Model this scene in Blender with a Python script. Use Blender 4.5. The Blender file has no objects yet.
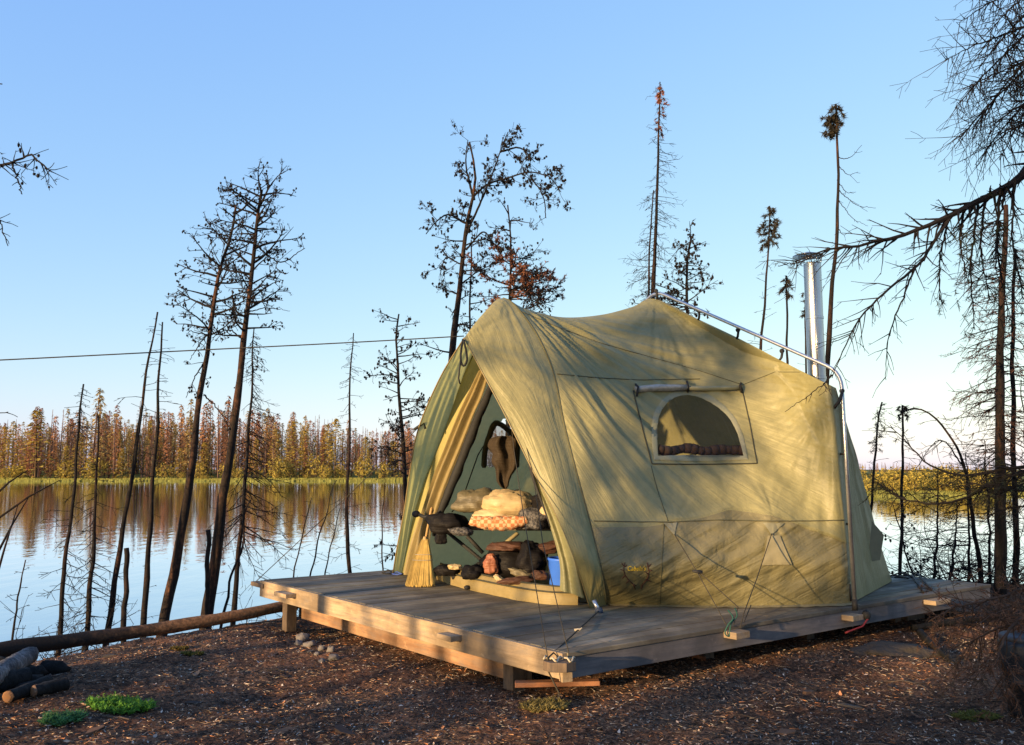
import bpy, math, random
from mathutils import Vector, noise, Matrix
from mathutils.bvhtree import BVHTree
V = Vector
R = math.radians
rnd = random.Random(7)
C = bpy.context.scene.collection
SC = bpy.context.scene

# ------------------------------------------------------------ camera geometry
EYE = 1.65
F = 850.0
PITCH = math.atan(96.5 / F)
CP, SP = math.cos(PITCH), math.sin(PITCH)
def ray(px, py):
    a = (px - 512) / F; b = (372.5 - py) / F
    return V((a, CP - b * SP, SP + b * CP))
def P(px, py, z):                       # point on the level z seen at this place
    d = ray(px, py); t = (z - EYE) / d.z
    return V((0, 0, EYE)) + d * t
def Q(px, py, y):                       # point at distance y
    d = ray(px, py); t = y / d.y
    return V((0, 0, EYE)) + d * t
def lerp(a, b, t): return a + (b - a) * t
def sm(a, b, x):
    t = max(0.0, min(1.0, (x - a) / (b - a))); return t * t * (3 - 2 * t)
def nz(p, s=1.0, seed=0.0): return noise.noise(V((p[0] * s + seed, p[1] * s + seed * 1.7, (p[2] if len(p) > 2 else 0) * s)))

# ------------------------------------------------------------ object helpers
def tag(o, label=None, cat=None, group=None, kind=None):
    if label: o['label'] = label
    if cat: o['category'] = cat
    if group: o['group'] = group
    if kind: o['kind'] = kind
    return o
def empty(name, loc, label, cat, group=None):
    o = bpy.data.objects.new(name, None); C.objects.link(o)
    o.location = loc; o.empty_display_size = .1
    return tag(o, label, cat, group)

class MB:
    def __init__(s): s.v = []; s.f = []; s.c = []; s.st = None
    def face(s, idx, col=None): s.f.append(tuple(idx)); s.c.append(col or (1, 1, 1))
    def quad(s, a, b, c, d, col=None):
        n = len(s.v); s.v += [a, b, c, d]; s.face((n, n+1, n+2, n+3), col)
    def tri(s, a, b, c, col=None):
        n = len(s.v); s.v += [a, b, c]; s.face((n, n+1, n+2), col)
    def tube(s, pts, rad, sides=6, col=None, cap=True, rough=0.0, seed=0):
        pts = [V(p) for p in pts]
        if not hasattr(rad, '__len__'): rad = [rad] * len(pts)
        rings = []
        up = None
        for i, p in enumerate(pts):
            d = (pts[min(i+1, len(pts)-1)] - pts[max(i-1, 0)])
            if d.length < 1e-9: d = V((0, 0, 1))
            d.normalize()
            if up is None:
                up = V((0, 0, 1)) if abs(d.z) < .9 else V((1, 0, 0))
                a = d.cross(up).normalized()
            else:
                a = (a - d * a.dot(d))
                a = a.normalized() if a.length > 1e-6 else d.orthogonal().normalized()
            b = d.cross(a)
            n = len(s.v)
            for k in range(sides):
                t = 2 * math.pi * k / sides
                r = rad[i]
                if rough: r *= 1 + rough * nz((i * .7 + seed, math.cos(t) * 1.3, math.sin(t) * 1.3), 1.0, seed)
                s.v.append(p + (a * math.cos(t) + b * math.sin(t)) * r)
            rings.append(n)
        for i in range(len(rings) - 1):
            for k in range(sides):
                k2 = (k + 1) % sides
                s.face((rings[i]+k, rings[i]+k2, rings[i+1]+k2, rings[i+1]+k), col)
        if cap and sides > 3:
            s.face([rings[0]+k for k in range(sides)][::-1], col)
            s.face([rings[-1]+k for k in range(sides)], col)
    def box(s, o, ex, ey, ez, col=None):   # o corner, three edge vectors
        n = len(s.v)
        for k in (0, 1):
            for q in (V((0,0,0)), ex, ex+ey, ey): s.v.append(o + q + ez * k)
        for f in ((3,2,1,0),(4,5,6,7),(0,1,5,4),(1,2,6,5),(2,3,7,6),(3,0,4,7)): s.face([n+i for i in f], col)
    def blob(s, c, rx, ry, rz, col=None, nu=8, nv=5, rough=0.15, seed=0, rot=None):
        n = len(s.v)
        for j in range(nv + 1):
            th = math.pi * j / nv
            for i in range(nu):
                ph = 2 * math.pi * i / nu
                q = V((math.sin(th)*math.cos(ph), math.sin(th)*math.sin(ph), math.cos(th)))
                k = 1 + rough * nz(q * 1.7, 1.0, seed + 3.1)
                w = V((q.x*rx, q.y*ry, q.z*rz)) * k
                if rot: w = rot @ w
                s.v.append(c + w)
        for j in range(nv):
            for i in range(nu):
                i2 = (i + 1) % nu
                s.face((n+j*nu+i, n+(j+1)*nu+i, n+(j+1)*nu+i2, n+j*nu+i2), col)
    def lathe(s, c, prof, n=24, col=None, axis=None):
        M = V((0,0,1)).rotation_difference(axis).to_matrix() if axis else None
        base = len(s.v)
        for (r, z) in prof:
            for i in range(n):
                t = 2*math.pi*i/n
                w = V((r*math.cos(t), r*math.sin(t), z))
                s.v.append(c + (M @ w if M else w))
        for j in range(len(prof)-1):
            for i in range(n):
                i2 = (i+1) % n
                s.face((base+j*n+i, base+j*n+i2, base+(j+1)*n+i2, base+(j+1)*n+i), col)
    def build(s, name, mat, parent=None, smooth=True, bevel=0):
        org = parent.location.copy() if parent is not None else V((0,0,0))
        if parent is not None and parent.parent is not None: org = parent['_org'] if '_org' in parent else org
        me = bpy.data.meshes.new(name)
        if parent is not None:
            o0 = ROOT.get(parent.name, V((0,0,0)))
        else:
            o0 = s.v[0].copy() if False else V((0,0,0))
        me.from_pydata([tuple(p - o0) for p in s.v], [], s.f)
        if any(c != (1,1,1) for c in s.c):
            at = me.color_attributes.new('col', 'FLOAT_COLOR', 'CORNER')
            buf = []
            for f, c in zip(s.f, s.c): buf += [c[0], c[1], c[2], 1.0] * len(f)
            at.data.foreach_set('color', buf)
        if s.st:
            at = me.attributes.new('st', 'FLOAT_VECTOR', 'POINT')
            buf = []
            for q in s.st: buf += [q[0], q[1], q[2]]
            at.data.foreach_set('vector', buf)
        me.validate(); me.update()
        if smooth: me.shade_smooth()
        me.materials.append(mat)
        o = bpy.data.objects.new(name, me); C.objects.link(o)
        if parent is not None: o.parent = parent
        ROOT[o.name] = o0
        if bevel:
            b = o.modifiers.new('bevel', 'BEVEL'); b.width = bevel; b.segments = 2
        return o
ROOT = {}
def thing(name, loc, label, cat, group=None):
    o = empty(name, loc, label, cat, group); ROOT[o.name] = V(loc); return o
def recenter(o):                        # origin of a single-mesh thing moved to its base
    me = o.data
    xs = [v.co for v in me.vertices]
    c = V((sum(p.x for p in xs)/len(xs), sum(p.y for p in xs)/len(xs), min(p.z for p in xs)))
    me.transform(Matrix.Translation(-c)); o.location = c
    return o

# ------------------------------------------------------------ materials
class NT:
    def __init__(s, name):
        s.m = bpy.data.materials.new(name); s.m.use_nodes = True
        s.t = s.m.node_tree; s.t.nodes.clear()
        s.out = s.n('ShaderNodeOutputMaterial')
    def n(s, typ, **kw):
        nd = s.t.nodes.new(typ)
        for k, v in kw.items():
            if k.startswith('i_'): nd.inputs[k[2:].replace('_', ' ')].default_value = v
            else: setattr(nd, k, v)
        return nd
    def l(s, a, b): s.t.links.new(a, b)
    def coord(s, kind='Object'): return s.n('ShaderNodeTexCoord').outputs[kind]
    def noise(s, vec, scale, detail=4, rough=.6, dist=0):
        nd = s.n('ShaderNodeTexNoise'); nd.inputs['Scale'].default_value = scale
        nd.inputs['Detail'].default_value = detail; nd.inputs['Roughness'].default_value = rough
        nd.inputs['Distortion'].default_value = dist
        s.l(vec, nd.inputs['Vector']); return nd.outputs['Fac']
    def mapping(s, vec, scale, rot=(0,0,0)):
        m = s.n('ShaderNodeMapping'); m.inputs['Scale'].default_value = scale; m.inputs['Rotation'].default_value = rot
        s.l(vec, m.inputs['Vector']); return m.outputs['Vector']
    def ramp(s, fac, stops):
        r = s.n('ShaderNodeValToRGB'); e = r.color_ramp.elements
        while len(e) > 1: e.remove(e[-1])
        for i, (p, c) in enumerate(stops):
            x = e[0] if i == 0 else e.new(p)
            x.position = p; x.color = (*c, 1) if len(c) == 3 else c
        s.l(fac, r.inputs['Fac']); return r.outputs['Color']
    def mix(s, fac, a, b, blend='MIX'):
        m = s.n('ShaderNodeMix', data_type='RGBA', blend_type=blend)
        for sock, v in ((m.inputs[0], fac), (m.inputs[6], a), (m.inputs[7], b)):
            if hasattr(v, 'links'): s.l(v, sock)
            else: sock.default_value = v if not isinstance(v, tuple) else (*v, 1)[:4]
        return m.outputs[2]
    def bump(s, h, strength=.5, dist=.02, normal=None):
        b = s.n('ShaderNodeBump'); b.inputs['Strength'].default_value = strength; b.inputs['Distance'].default_value = dist
        s.l(h, b.inputs['Height'])
        if normal: s.l(normal, b.inputs['Normal'])
        return b.outputs['Normal']
    def bsdf(s, col, rough=.8, normal=None, metal=0, spec=.3, **kw):
        b = s.n('ShaderNodeBsdfPrincipled')
        for sock, v in (('Base Color', col), ('Roughness', rough), ('Metallic', metal), ('Specular IOR Level', spec)):
            if hasattr(v, 'links'): s.l(v, b.inputs[sock])
            else: b.inputs[sock].default_value = (*v, 1) if isinstance(v, tuple) else v
        if normal: s.l(normal, b.inputs['Normal'])
        for k, v in kw.items(): b.inputs[k].default_value = v
        return b.outputs[0]
    def done(s, sh): s.l(sh, s.out.inputs['Surface']); return s.m

def mat_simple(name, c1, c2=None, rough=.7, scale=8, bumps=.2, metal=0, spec=.3, dist=.01, stretch=(1,1,1)):
    t = NT(name); co = t.mapping(t.coord(), stretch)
    n = t.noise(co, scale, 5)
    col = t.ramp(n, [(.3, c1), (.7, c2 or tuple(x*.7 for x in c1))])
    return t.done(t.bsdf(col, rough, t.bump(t.noise(co, scale*4, 4), bumps, dist), metal, spec))
def mat_col(name, rough=.85, transl=0.0, k=1.0, spec=.2):       # colours carried per leaf / twig
    t = NT(name); a = t.n('ShaderNodeVertexColor', layer_name='col').outputs['Color']
    n = t.noise(t.coord(), 9, 3)
    col = t.mix(1.0, a, t.ramp(n, [(.3, (.75*k,)*3), (.7, (1.15*k,)*3)]), 'MULTIPLY')
    b = t.bsdf(col, rough, spec=spec)
    if transl:
        tr = t.n('ShaderNodeBsdfTranslucent'); t.l(col, tr.inputs['Color'])
        m = t.n('ShaderNodeMixShader'); m.inputs[0].default_value = transl
        t.l(b, m.inputs[1]); t.l(tr.outputs[0], m.inputs[2]); b = m.outputs[0]
    return t.done(b)

def mat_fabric(name, c1, c2, transl=.25, fine=1.0, spec=.45):
    t = NT(name)
    st = t.n('ShaderNodeAttribute', attribute_name='st').outputs['Vector']
    ob = t.coord()
    big = t.noise(ob, 1.3, 4)
    col = t.ramp(big, [(.3, c1), (.7, c2)])
    dirt = t.noise(ob, 14, 6, .7)
    col = t.mix(.22, col, t.ramp(dirt, [(.35, tuple(x*.72 for x in c1)), (.65, tuple(min(1, x*1.12) for x in c2))]))
    w1 = t.noise(t.mapping(st, (1.3, 24, 5)), 1.0, 3, .55, .5)      # tension lines along st.x
    w2 = t.noise(ob, 26, 4, .6, .8)
    w3 = t.noise(ob, 7, 3, .6, 1.2)
    n1 = t.bump(w1, .42 * fine, .03)
    n2 = t.bump(w3, .5 * fine, .014, n1)
    n3 = t.bump(w2, .30 * fine, .005, n2)
    b = t.bsdf(col, .5, n3, spec=spec)
    tr = t.n('ShaderNodeBsdfTranslucent'); t.l(col, tr.inputs['Color'])
    m = t.n('ShaderNodeMixShader'); m.inputs[0].default_value = transl
    t.l(b, m.inputs[1]); t.l(tr.outputs[0], m.inputs[2])
    return t.done(m.outputs[0])

def mat_wood(name, c1, c2, c3, axis_rot=0, grain=(1, 18, 18), knots=True, rough=.75):
    t = NT(name)
    g = t.coord()
    rt = t.mapping(g, (1, 1, 1), (0, 0, -axis_rot))
    st = t.mapping(rt, grain)
    n1 = t.noise(st, 1.6, 6, .65, .4)
    n2 = t.noise(rt, 2.2, 4, .6)
    col = t.ramp(n1, [(.32, c1), (.5, c2), (.68, c3)])
    col = t.mix(t.ramp(n2, [(.35, (0, 0, 0)), (.65, (.8, .8, .8))]), col, tuple(x*.55 for x in c1))
    n3 = t.noise(rt, 9, 5, .7)
    col = t.mix(t.ramp(n3, [(.6, (0, 0, 0)), (.75, (.5, .5, .5))]), col, tuple(min(1, x*1.3) for x in c3))
    gs = t.noise(t.mapping(rt, (.5, 2.5, 2.5)), 3.5, 5, .7, .8)
    col = t.mix(t.ramp(gs, [(.50, (0, 0, 0)), (.66, (.5, .5, .5))]), col, tuple(sum(c1) / 3 * k for k in (.85, .8, .78)))
    vo = t.n('ShaderNodeTexVoronoi'); vo.inputs['Scale'].default_value = 1.0; t.l(t.mapping(rt, (1.7, 5, 5)), vo.inputs['Vector'])
    col = t.mix(t.ramp(vo.outputs['Distance'], [(.035, (.8, .8, .8)), (.07, (0, 0, 0))]), col, tuple(x * .3 for x in c1))
    if knots == 'deck':
        col = t.mix(1.0, col, t.n('ShaderNodeVertexColor', layer_name='col').outputs['Color'], 'MULTIPLY')
        st_ = t.noise(rt, .9, 5, .7, .5); col = t.mix(t.ramp(st_, [(.45, (0, 0, 0)), (.62, (.75, .75, .75))]), col, (.06, .048, .036))
    return t.done(t.bsdf(col, rough, t.bump(n1, .5, .006), spec=.3))

def mat_bark(name, dark, brown, orange, amt=.5):
    t = NT(name); g = t.coord()
    n = t.noise(t.mapping(g, (1, 1, .25)), 5, 5, .7, .4)
    f = t.noise(t.mapping(g, (1, 1, .45)), 38, 5, .7)
    col = t.ramp(n, [(.38, dark), (.52, brown), (.68, orange)])
    col = t.mix(t.ramp(f, [(.4, (.75, .75, .75)), (.62, (0, 0, 0))]), col, tuple(x*.4 for x in dark))
    return t.done(t.bsdf(col, .85, t.bump(f, .9, .012), spec=.2))

FAB1, FAB2 = (.225, .212, .098), (.285, .262, .125)
M_FAB = mat_fabric('olive_canvas', FAB1, FAB2, .2)
M_FABT = mat_fabric('door_canvas', (.27, .215, .095), (.34, .26, .12), .3, .6)
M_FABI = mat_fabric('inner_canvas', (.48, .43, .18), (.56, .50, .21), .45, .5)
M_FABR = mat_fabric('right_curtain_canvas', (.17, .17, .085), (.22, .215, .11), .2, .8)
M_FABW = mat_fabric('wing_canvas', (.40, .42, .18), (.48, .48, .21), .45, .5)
M_FLAP = mat_fabric('flap_canvas', (.20, .21, .13), (.26, .25, .16), .1, .5)
M_STRAP = mat_simple('black_webbing', (.012, .012, .013), (.02, .02, .02), .7, 40)
M_SEAM = mat_simple('seam_thread', (.06, .06, .035), (.08, .08, .05), .8, 30)
M_BIND = mat_simple('dark_binding', (.03, .03, .022), (.045, .045, .03), .7, 30)
M_METAL = mat_simple('aluminium_pole', (.55, .55, .56), (.38, .38, .40), .32, 30, .1, .9, .5)
M_STEEL = mat_simple('stainless_flue', (.56, .55, .54), (.36, .35, .34), .3, 6, .2, 1.0, .5, .01, (1, 1, .2))
M_CLEAR = mat_simple('clear_vinyl_roll', (.36, .35, .31), (.22, .21, .18), .18, 20, .4, 0, .6)
M_ROPE = mat_simple('guy_rope', (.03, .027, .02), (.05, .042, .03), .9, 60)
M_ROPEG = mat_simple('green_rope', (.02, .08, .06), (.015, .06, .05), .8, 50)
M_ROPER = mat_simple('red_cord', (.22, .025, .03), (.16, .02, .025), .8, 50)
M_ROPEP = mat_simple('pale_cord', (.42, .37, .28), (.33, .28, .2), .8, 50)
M_GOLD = mat_simple('yellow_print', (.75, .52, .03), (.7, .46, .03), .6, 30)
M_BROWNP = mat_simple('brown_print', (.06, .025, .02), (.08, .03, .02), .7, 30)
M_WHITEP = mat_simple('cream_print', (.5, .46, .34), (.45, .42, .3), .7, 30)

# ------------------------------------------------------------ terrain
CREST = [(-400, -40), (-60, -20), (-12, 1), (-8, 4.6), (-4.7, 8.0), (-3, 10.6), (0, 13.4), (3, 14.4), (7, 13.2), (12, 11.5), (20, 12), (60, 18), (400, 60)]
def crest(x):
    for (x0, y0), (x1, y1) in zip(CREST, CREST[1:]):
        if x <= x1:
            t = (x - x0) / (x1 - x0); return y0 + (y1 - y0) * max(0, t)
    return CREST[-1][1]
def far_shore(x):
    y = lerp(168, 76, sm(14, 30, x))
    return y + 3.0 * nz((x * .05, 3.3)) + 1.0 * nz((x * .3, 7.3))
WATER = -0.70
def ground(x, y):
    c = crest(x) + .5 * nz((x * .7, 1.1))
    d = y - c
    near = .05 * nz((x, y), .55, 4) + .025 * nz((x, y), 2.3, 9)
    if -4 < x < 12 and 2 < y < 16: near += .020 * nz((x, y), 7, 2) + .010 * nz((x, y), 19, 5)
    z = near - .10 * sm(-3.5, -.3, d) * sm(-4, 0, -x) - .05 * sm(-3, 0, d)
    z += .02 * max(0, 3 - y) if y < 3 else 0
    z -= .09 * sm(5.5, 7.0, y) * sm(1.2, -.2, x) * sm(-3.3, -1.9, x)
    z = lerp(z, -1.5, sm(-.1, 3.0, d))
    fs = far_shore(x)
    if y > fs - 3:
        z = lerp(z, -.45 + 1.2 * sm(0, 40, y - fs) + .15 * nz((x, y), .15), sm(fs - 3, fs + 1.0, y))
    return z
def axis(lo, hi, dlo, dhi, step, grow):
    a = [dlo]
    while a[-1] < dhi: a.append(a[-1] + step)
    s = step; x = a[-1]
    while x < hi: s *= grow; x += s; a.append(x)
    s = step; x = dlo; b = []
    while x > lo: s *= grow; x -= s; b.append(x)
    return b[::-1] + a
def make_terrain():
    xs = axis(-900, 900, -7, 9, .055, 1.09); ys = axis(-120, 1200, 3.6, 13.5, .055, 1.09)
    mb = MB(); nx = len(xs)
    for y in ys:
        for x in xs: mb.v.append(V((x, y, ground(x, y))))
    for j in range(len(ys) - 1):
        for i in range(nx - 1):
            a = j * nx + i; mb.f.append((a, a+1, a+nx+1, a+nx)); mb.c.append((1,1,1))
    t = NT('forest_floor'); g = t.coord()
    a = t.noise(g, 1.1, 6, .65); b = t.noise(g, 26, 7, .75, .5); c = t.noise(g, 5.5, 6, .7)
    col = t.ramp(b, [(.3, (.010, .008, .007)), (.44, (.035, .025, .020)), (.56, (.19, .105, .062)), (.70, (.42, .26, .165))])
    col = t.mix(t.ramp(a, [(.42, (0,0,0)), (.6, (.7,.7,.7))]), col, t.ramp(b, [(.35, (.03, .012, .008)), (.66, (.36, .17, .09))]))
    col = t.mix(t.ramp(c, [(.52, (0,0,0)), (.66, (.8,.8,.8))]), col, t.ramp(b, [(.4, (.008, .007, .006)), (.7, (.05, .045, .04))]))
    pa = t.noise(g, .55, 3, .5, .8)
    col = t.mix(t.ramp(pa, [(.44, (0,0,0)), (.56, (.55,.55,.55))]), col, t.mix(1.0, col, (.42, .38, .38), 'MULTIPLY'))
    # the far bank is grassy soil
    sep = t.n('ShaderNodeSeparateXYZ'); t.l(g, sep.inputs[0])
    mr = t.n('ShaderNodeMapRange'); t.l(sep.outputs['Y'], mr.inputs[0]); mr.inputs[1].default_value = 40; mr.inputs[2].default_value = 60
    col = t.mix(mr.outputs[0], col, t.ramp(t.noise(g, .4, 5), [(.35, (.06, .055, .02)), (.65, (.16, .17, .03))]))
    v = t.n('ShaderNodeTexVoronoi'); v.inputs['Scale'].default_value = 38; t.l(t.mapping(g, (1, 1.6, 1)), v.inputs['Vector'])
    n1 = t.bump(b, .9, .03); n2 = t.bump(v.outputs['Distance'], .6, .015, n1)
    m = t.done(t.bsdf(col, .95, n2, spec=.12))
    o = mb.build('ground', m); tag(o, kind='structure'); return o
make_terrain()

def make_water():
    mb = MB()
    xs = [-900, -200, -60, -20, 0, 20, 60, 200, 900]; ys = [-60, 0, 5, 10, 20, 40, 80, 160, 300]
    for y in ys:
        for x in xs: mb.v.append(V((x, y, WATER)))
    nx = len(xs)
    for j in range(len(ys)-1):
        for i in range(nx-1):
            a = j*nx+i; mb.f.append((a, a+1, a+nx+1, a+nx)); mb.c.append((1,1,1))
    t = NT('lake_water'); g = t.coord()
    w1 = t.noise(t.mapping(g, (1, .45, 1)), 1.6, 3, .5)
    w2 = t.noise(t.mapping(g, (1, .55, 1)), 7, 2, .5)
    n1 = t.bump(w1, .30, .03); n2 = t.bump(w2, .14, .004, n1)
    gl = t.n('ShaderNodeBsdfGlossy'); gl.inputs['Roughness'].default_value = .015; gl.inputs['Color'].default_value = (.93, .96, 1, 1)
    t.l(n2, gl.inputs['Normal'])
    df = t.n('ShaderNodeBsdfDiffuse'); df.inputs['Color'].default_value = (.016, .026, .032, 1)
    fr = t.n('ShaderNodeFresnel'); fr.inputs['IOR'].default_value = 1.4; t.l(n1, fr.inputs['Normal'])
    ma = t.n('ShaderNodeMath', operation='MULTIPLY_ADD', use_clamp=True); ma.inputs[1].default_value = .8; ma.inputs[2].default_value = .5; t.l(fr.outputs[0], ma.inputs[0])
    m = t.n('ShaderNodeMixShader'); t.l(ma.outputs[0], m.inputs[0]); t.l(df.outputs[0], m.inputs[1]); t.l(gl.outputs[0], m.inputs[2])
    o = mb.build('lake_water', t.done(m.outputs[0]), smooth=False); tag(o, kind='structure')
make_water()

# ------------------------------------------------------------ platform
ZD = .35
N_ = P(562, 653, ZD); L_ = P(260, 580, ZD); R_ = P(990, 584, ZD)
U_ = (L_ - N_); LU = U_.length; U_.normalize()
V_ = (R_ - N_); LV = V_.length; V_.normalize()
Z_ = V((0, 0, 1))
def D(u, v, z=ZD):
    p = N_ + U_ * u + V_ * v; p.z = z; return p
ANG = math.atan2(V_.y, V_.x); ANGU = math.atan2(U_.y, U_.x)
M_DECK = mat_wood('weathered_decking', (.15, .135, .10), (.23, .20, .145), (.32, .265, .18), ANG, (1.2, 30, 10), 'deck')
M_RIML = mat_wood('sunlit_tint_plank', (.22, .16, .10), (.34, .25, .16), (.43, .32, .205), ANGU, (1.0, 20, 14))  # plank colour warmed and lightened, standing for low sun on the left rim
M_RIMR = mat_wood('shade_tint_plank', (.10, .095, .10), (.15, .135, .135), (.21, .18, .165), ANG, (1.0, 20, 14))  # plank colour darkened to purplish grey, standing for shade on the right rim
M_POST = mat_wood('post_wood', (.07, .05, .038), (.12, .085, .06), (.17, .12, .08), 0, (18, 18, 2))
M_REDW = mat_wood('reddish_plank', (.22, .09, .045), (.32, .14, .07), (.38, .18, .09), 0, (2, 18, 14))
plat = thing('timber_platform', D(0, 0, 0), 'weathered plank platform on short posts carrying the canvas tent', 'platform')
mb = MB(); w = .142; u = -.012; k = 0
rp = random.Random(3)
while u < LU:
    ww = min(w - .006, LU - u)
    z0 = ZD - .035 + rp.uniform(-.004, .003)
    cut = rp.uniform(1.8, LV - 1.6)
    for (v0, v1) in ((.043, cut - .004), (cut + .004, LV)):
        q_ = rp.uniform(.58, 1.15); mb.box(D(u, v0, z0), U_ * (ww - .007), V_ * (v1 - v0), Z_ * .035, (q_, q_ * rp.uniform(.96, 1.0), q_ * rp.uniform(.9, 1.0)))
    u += w
mb.build('deck_boards', M_DECK, plat, False, .004)
RH = .15
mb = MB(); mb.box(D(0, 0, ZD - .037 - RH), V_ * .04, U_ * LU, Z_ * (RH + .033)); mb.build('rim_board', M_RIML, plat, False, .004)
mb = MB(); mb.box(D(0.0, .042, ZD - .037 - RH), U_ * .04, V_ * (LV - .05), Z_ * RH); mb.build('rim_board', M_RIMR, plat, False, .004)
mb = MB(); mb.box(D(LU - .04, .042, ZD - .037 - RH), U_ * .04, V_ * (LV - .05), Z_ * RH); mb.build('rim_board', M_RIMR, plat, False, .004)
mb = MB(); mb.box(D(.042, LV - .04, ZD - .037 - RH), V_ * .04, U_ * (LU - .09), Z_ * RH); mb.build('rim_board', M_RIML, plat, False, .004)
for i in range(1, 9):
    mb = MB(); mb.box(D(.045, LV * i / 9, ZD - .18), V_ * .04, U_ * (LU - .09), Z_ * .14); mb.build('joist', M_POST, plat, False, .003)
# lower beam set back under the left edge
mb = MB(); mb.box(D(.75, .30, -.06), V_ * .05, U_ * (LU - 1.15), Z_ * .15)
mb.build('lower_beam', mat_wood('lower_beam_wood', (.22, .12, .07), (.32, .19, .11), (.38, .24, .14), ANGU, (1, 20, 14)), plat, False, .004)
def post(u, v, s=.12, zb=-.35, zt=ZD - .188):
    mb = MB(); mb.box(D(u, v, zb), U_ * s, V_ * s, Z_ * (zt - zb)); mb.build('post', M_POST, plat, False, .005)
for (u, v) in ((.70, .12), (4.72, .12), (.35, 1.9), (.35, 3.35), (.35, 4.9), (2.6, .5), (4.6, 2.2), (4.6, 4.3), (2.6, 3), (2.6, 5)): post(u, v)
mb = MB(); mb.box(D(.30, 5.05, -.3), U_ * .45, V_ * .35, Z_ * .4); mb.build('crib_block', M_POST, plat, False, .006)
def uv_of(px, py):
    p = P(px, py, ZD) - N_
    det = U_.x * V_.y - U_.y * V_.x
    return (p.x * V_.y - p.y * V_.x) / det, (U_.x * p.y - U_.y * p.x) / det
def cleat(side, t, wd=.19, out=.10, zt=ZD - .05, th=.045, mat=None):
    mb = MB()
    if side == 'L': mb.box(D(t - wd/2, -out, zt - th), U_ * wd, V_ * (out - .002), Z_ * th)
    else: mb.box(D(-out, t - wd/2, zt - th), V_ * wd, U_ * (out - .002), Z_ * th)
    mb.build('cleat', mat or M_RIML, plat, False, .004)
cleat('L', uv_of(448, 628)[0], .2, .11); cleat('L', uv_of(235, 592)[0] if uv_of(235, 592)[0] < LU else LU - .45, .3, .12)
cleat('R', uv_of(742, 628)[1], .17, .13, ZD - .03, .055); cleat('R', uv_of(852, 608)[1], .17, .12, ZD - .06, .05)
cleat('R', uv_of(934, 594)[1], .3, .13)
# corner block over the near corner
mb = MB()
cc = D(.03, .02, 0)
q = [V((-.115, -.02, 0)), V((-.07, -.085, 0)), V((.045, -.10, 0)), V((.115, -.04, 0)), V((.11, .02, 0)), V((-.105, .04, 0))]
n = len(mb.v)
for z in (ZD - .10, ZD - .035):
    for a in q: mb.v.append(V((cc.x - .02 + a.x, cc.y - .10 + a.y, z)))
mb.face(range(5, -1, -1)); mb.face(range(6, 12))
for i in range(6): mb.face((i, (i+1) % 6, 6 + (i+1) % 6, 6 + i))
mb.build('cleat', M_POST, plat, False, .004)
mb = MB(); mb.box(V((cc.x + .0, cc.y - .11, ZD - .187)), V((.075, .03, 0)), V((-.02, .05, 0)), Z_ * .085); mb.build('corner_stud', M_RIML, plat, False, .003)
mb = MB(); mb.box(D(LU - .12, -.02, ZD - .085), U_ * .34, V_ * .10, Z_ * .05); mb.build('cleat', M_POST, plat, False, .006)

# ------------------------------------------------------------ tent
AX = V_.copy()                                      # tent axis, front to back
TF2 = P(607, 605, ZD); TF2L = P(590, 608, ZD); TC = P(852, 604, ZD); TE = P(892, 582, ZD)
TA = P(393, 573, ZD); TAS = P(404, 572, ZD)
TPK = Q(655, 299, 10.1); TFP = Q(503, 298, 8.9); TT = Q(464, 338, 8.45)
TKC = Q(836, 388, TC.y + .02)
def mirror(p):
    w = p - TPK; w.z = 0
    a = AX * w.dot(AX); r = TPK + a - (w - a); r.z = p.z; return r
MC, MKC, ME, MF2 = mirror(TC), mirror(TKC), mirror(TE), mirror(TF2)
tent = thing('canvas_tent', D(LU/2, LV/2, ZD), 'olive canvas wall tent with open flared door and arched pole on the plank platform', 'tent')

def polyf(pts, ws=None):                            # point along a polyline, by given stops
    if ws is None:
        ws = [0]
        for a, b in zip(pts, pts[1:]): ws.append(ws[-1] + (b - a).length)
        ws = [x / ws[-1] for x in ws]
    def f(t):
        t = max(0, min(1, t))
        for i in range(len(ws) - 1):
            if t <= ws[i+1] + 1e-9:
                s = (t - ws[i]) / (ws[i+1] - ws[i]) if ws[i+1] > ws[i] else 0
                p0 = pts[max(i-1, 0)]; p1 = pts[i]; p2 = pts[i+1]; p3 = pts[min(i+2, len(pts)-1)]
                m1 = (p2 - p0) * .5 if i > 0 else (p2 - p1); m2 = (p3 - p1) * .5 if i+2 < len(pts) else (p2 - p1)
                s2, s3 = s*s, s*s*s
                return p1 * (2*s3 - 3*s2 + 1) + m1 * (s3 - 2*s2 + s) + p2 * (-2*s3 + 3*s2) + m2 * (s3 - s2)
        return pts[-1].copy()
    return f
def linf(pts, ws):
    def f(t):
        for i in range(len(ws)-1):
            if t <= ws[i+1] + 1e-9: return lerp(pts[i], pts[i+1], (t - ws[i])/(ws[i+1]-ws[i]))
        return pts[-1].copy()
    return f
def fan(p, src, k, seed):                           # wrinkles that radiate from a point
    d = p - src; r = d.length
    if r < 1e-4: return 0
    d /= r
    return noise.noise(V((d.x * k + seed, d.y * k, d.z * k + r * .35)))
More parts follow.
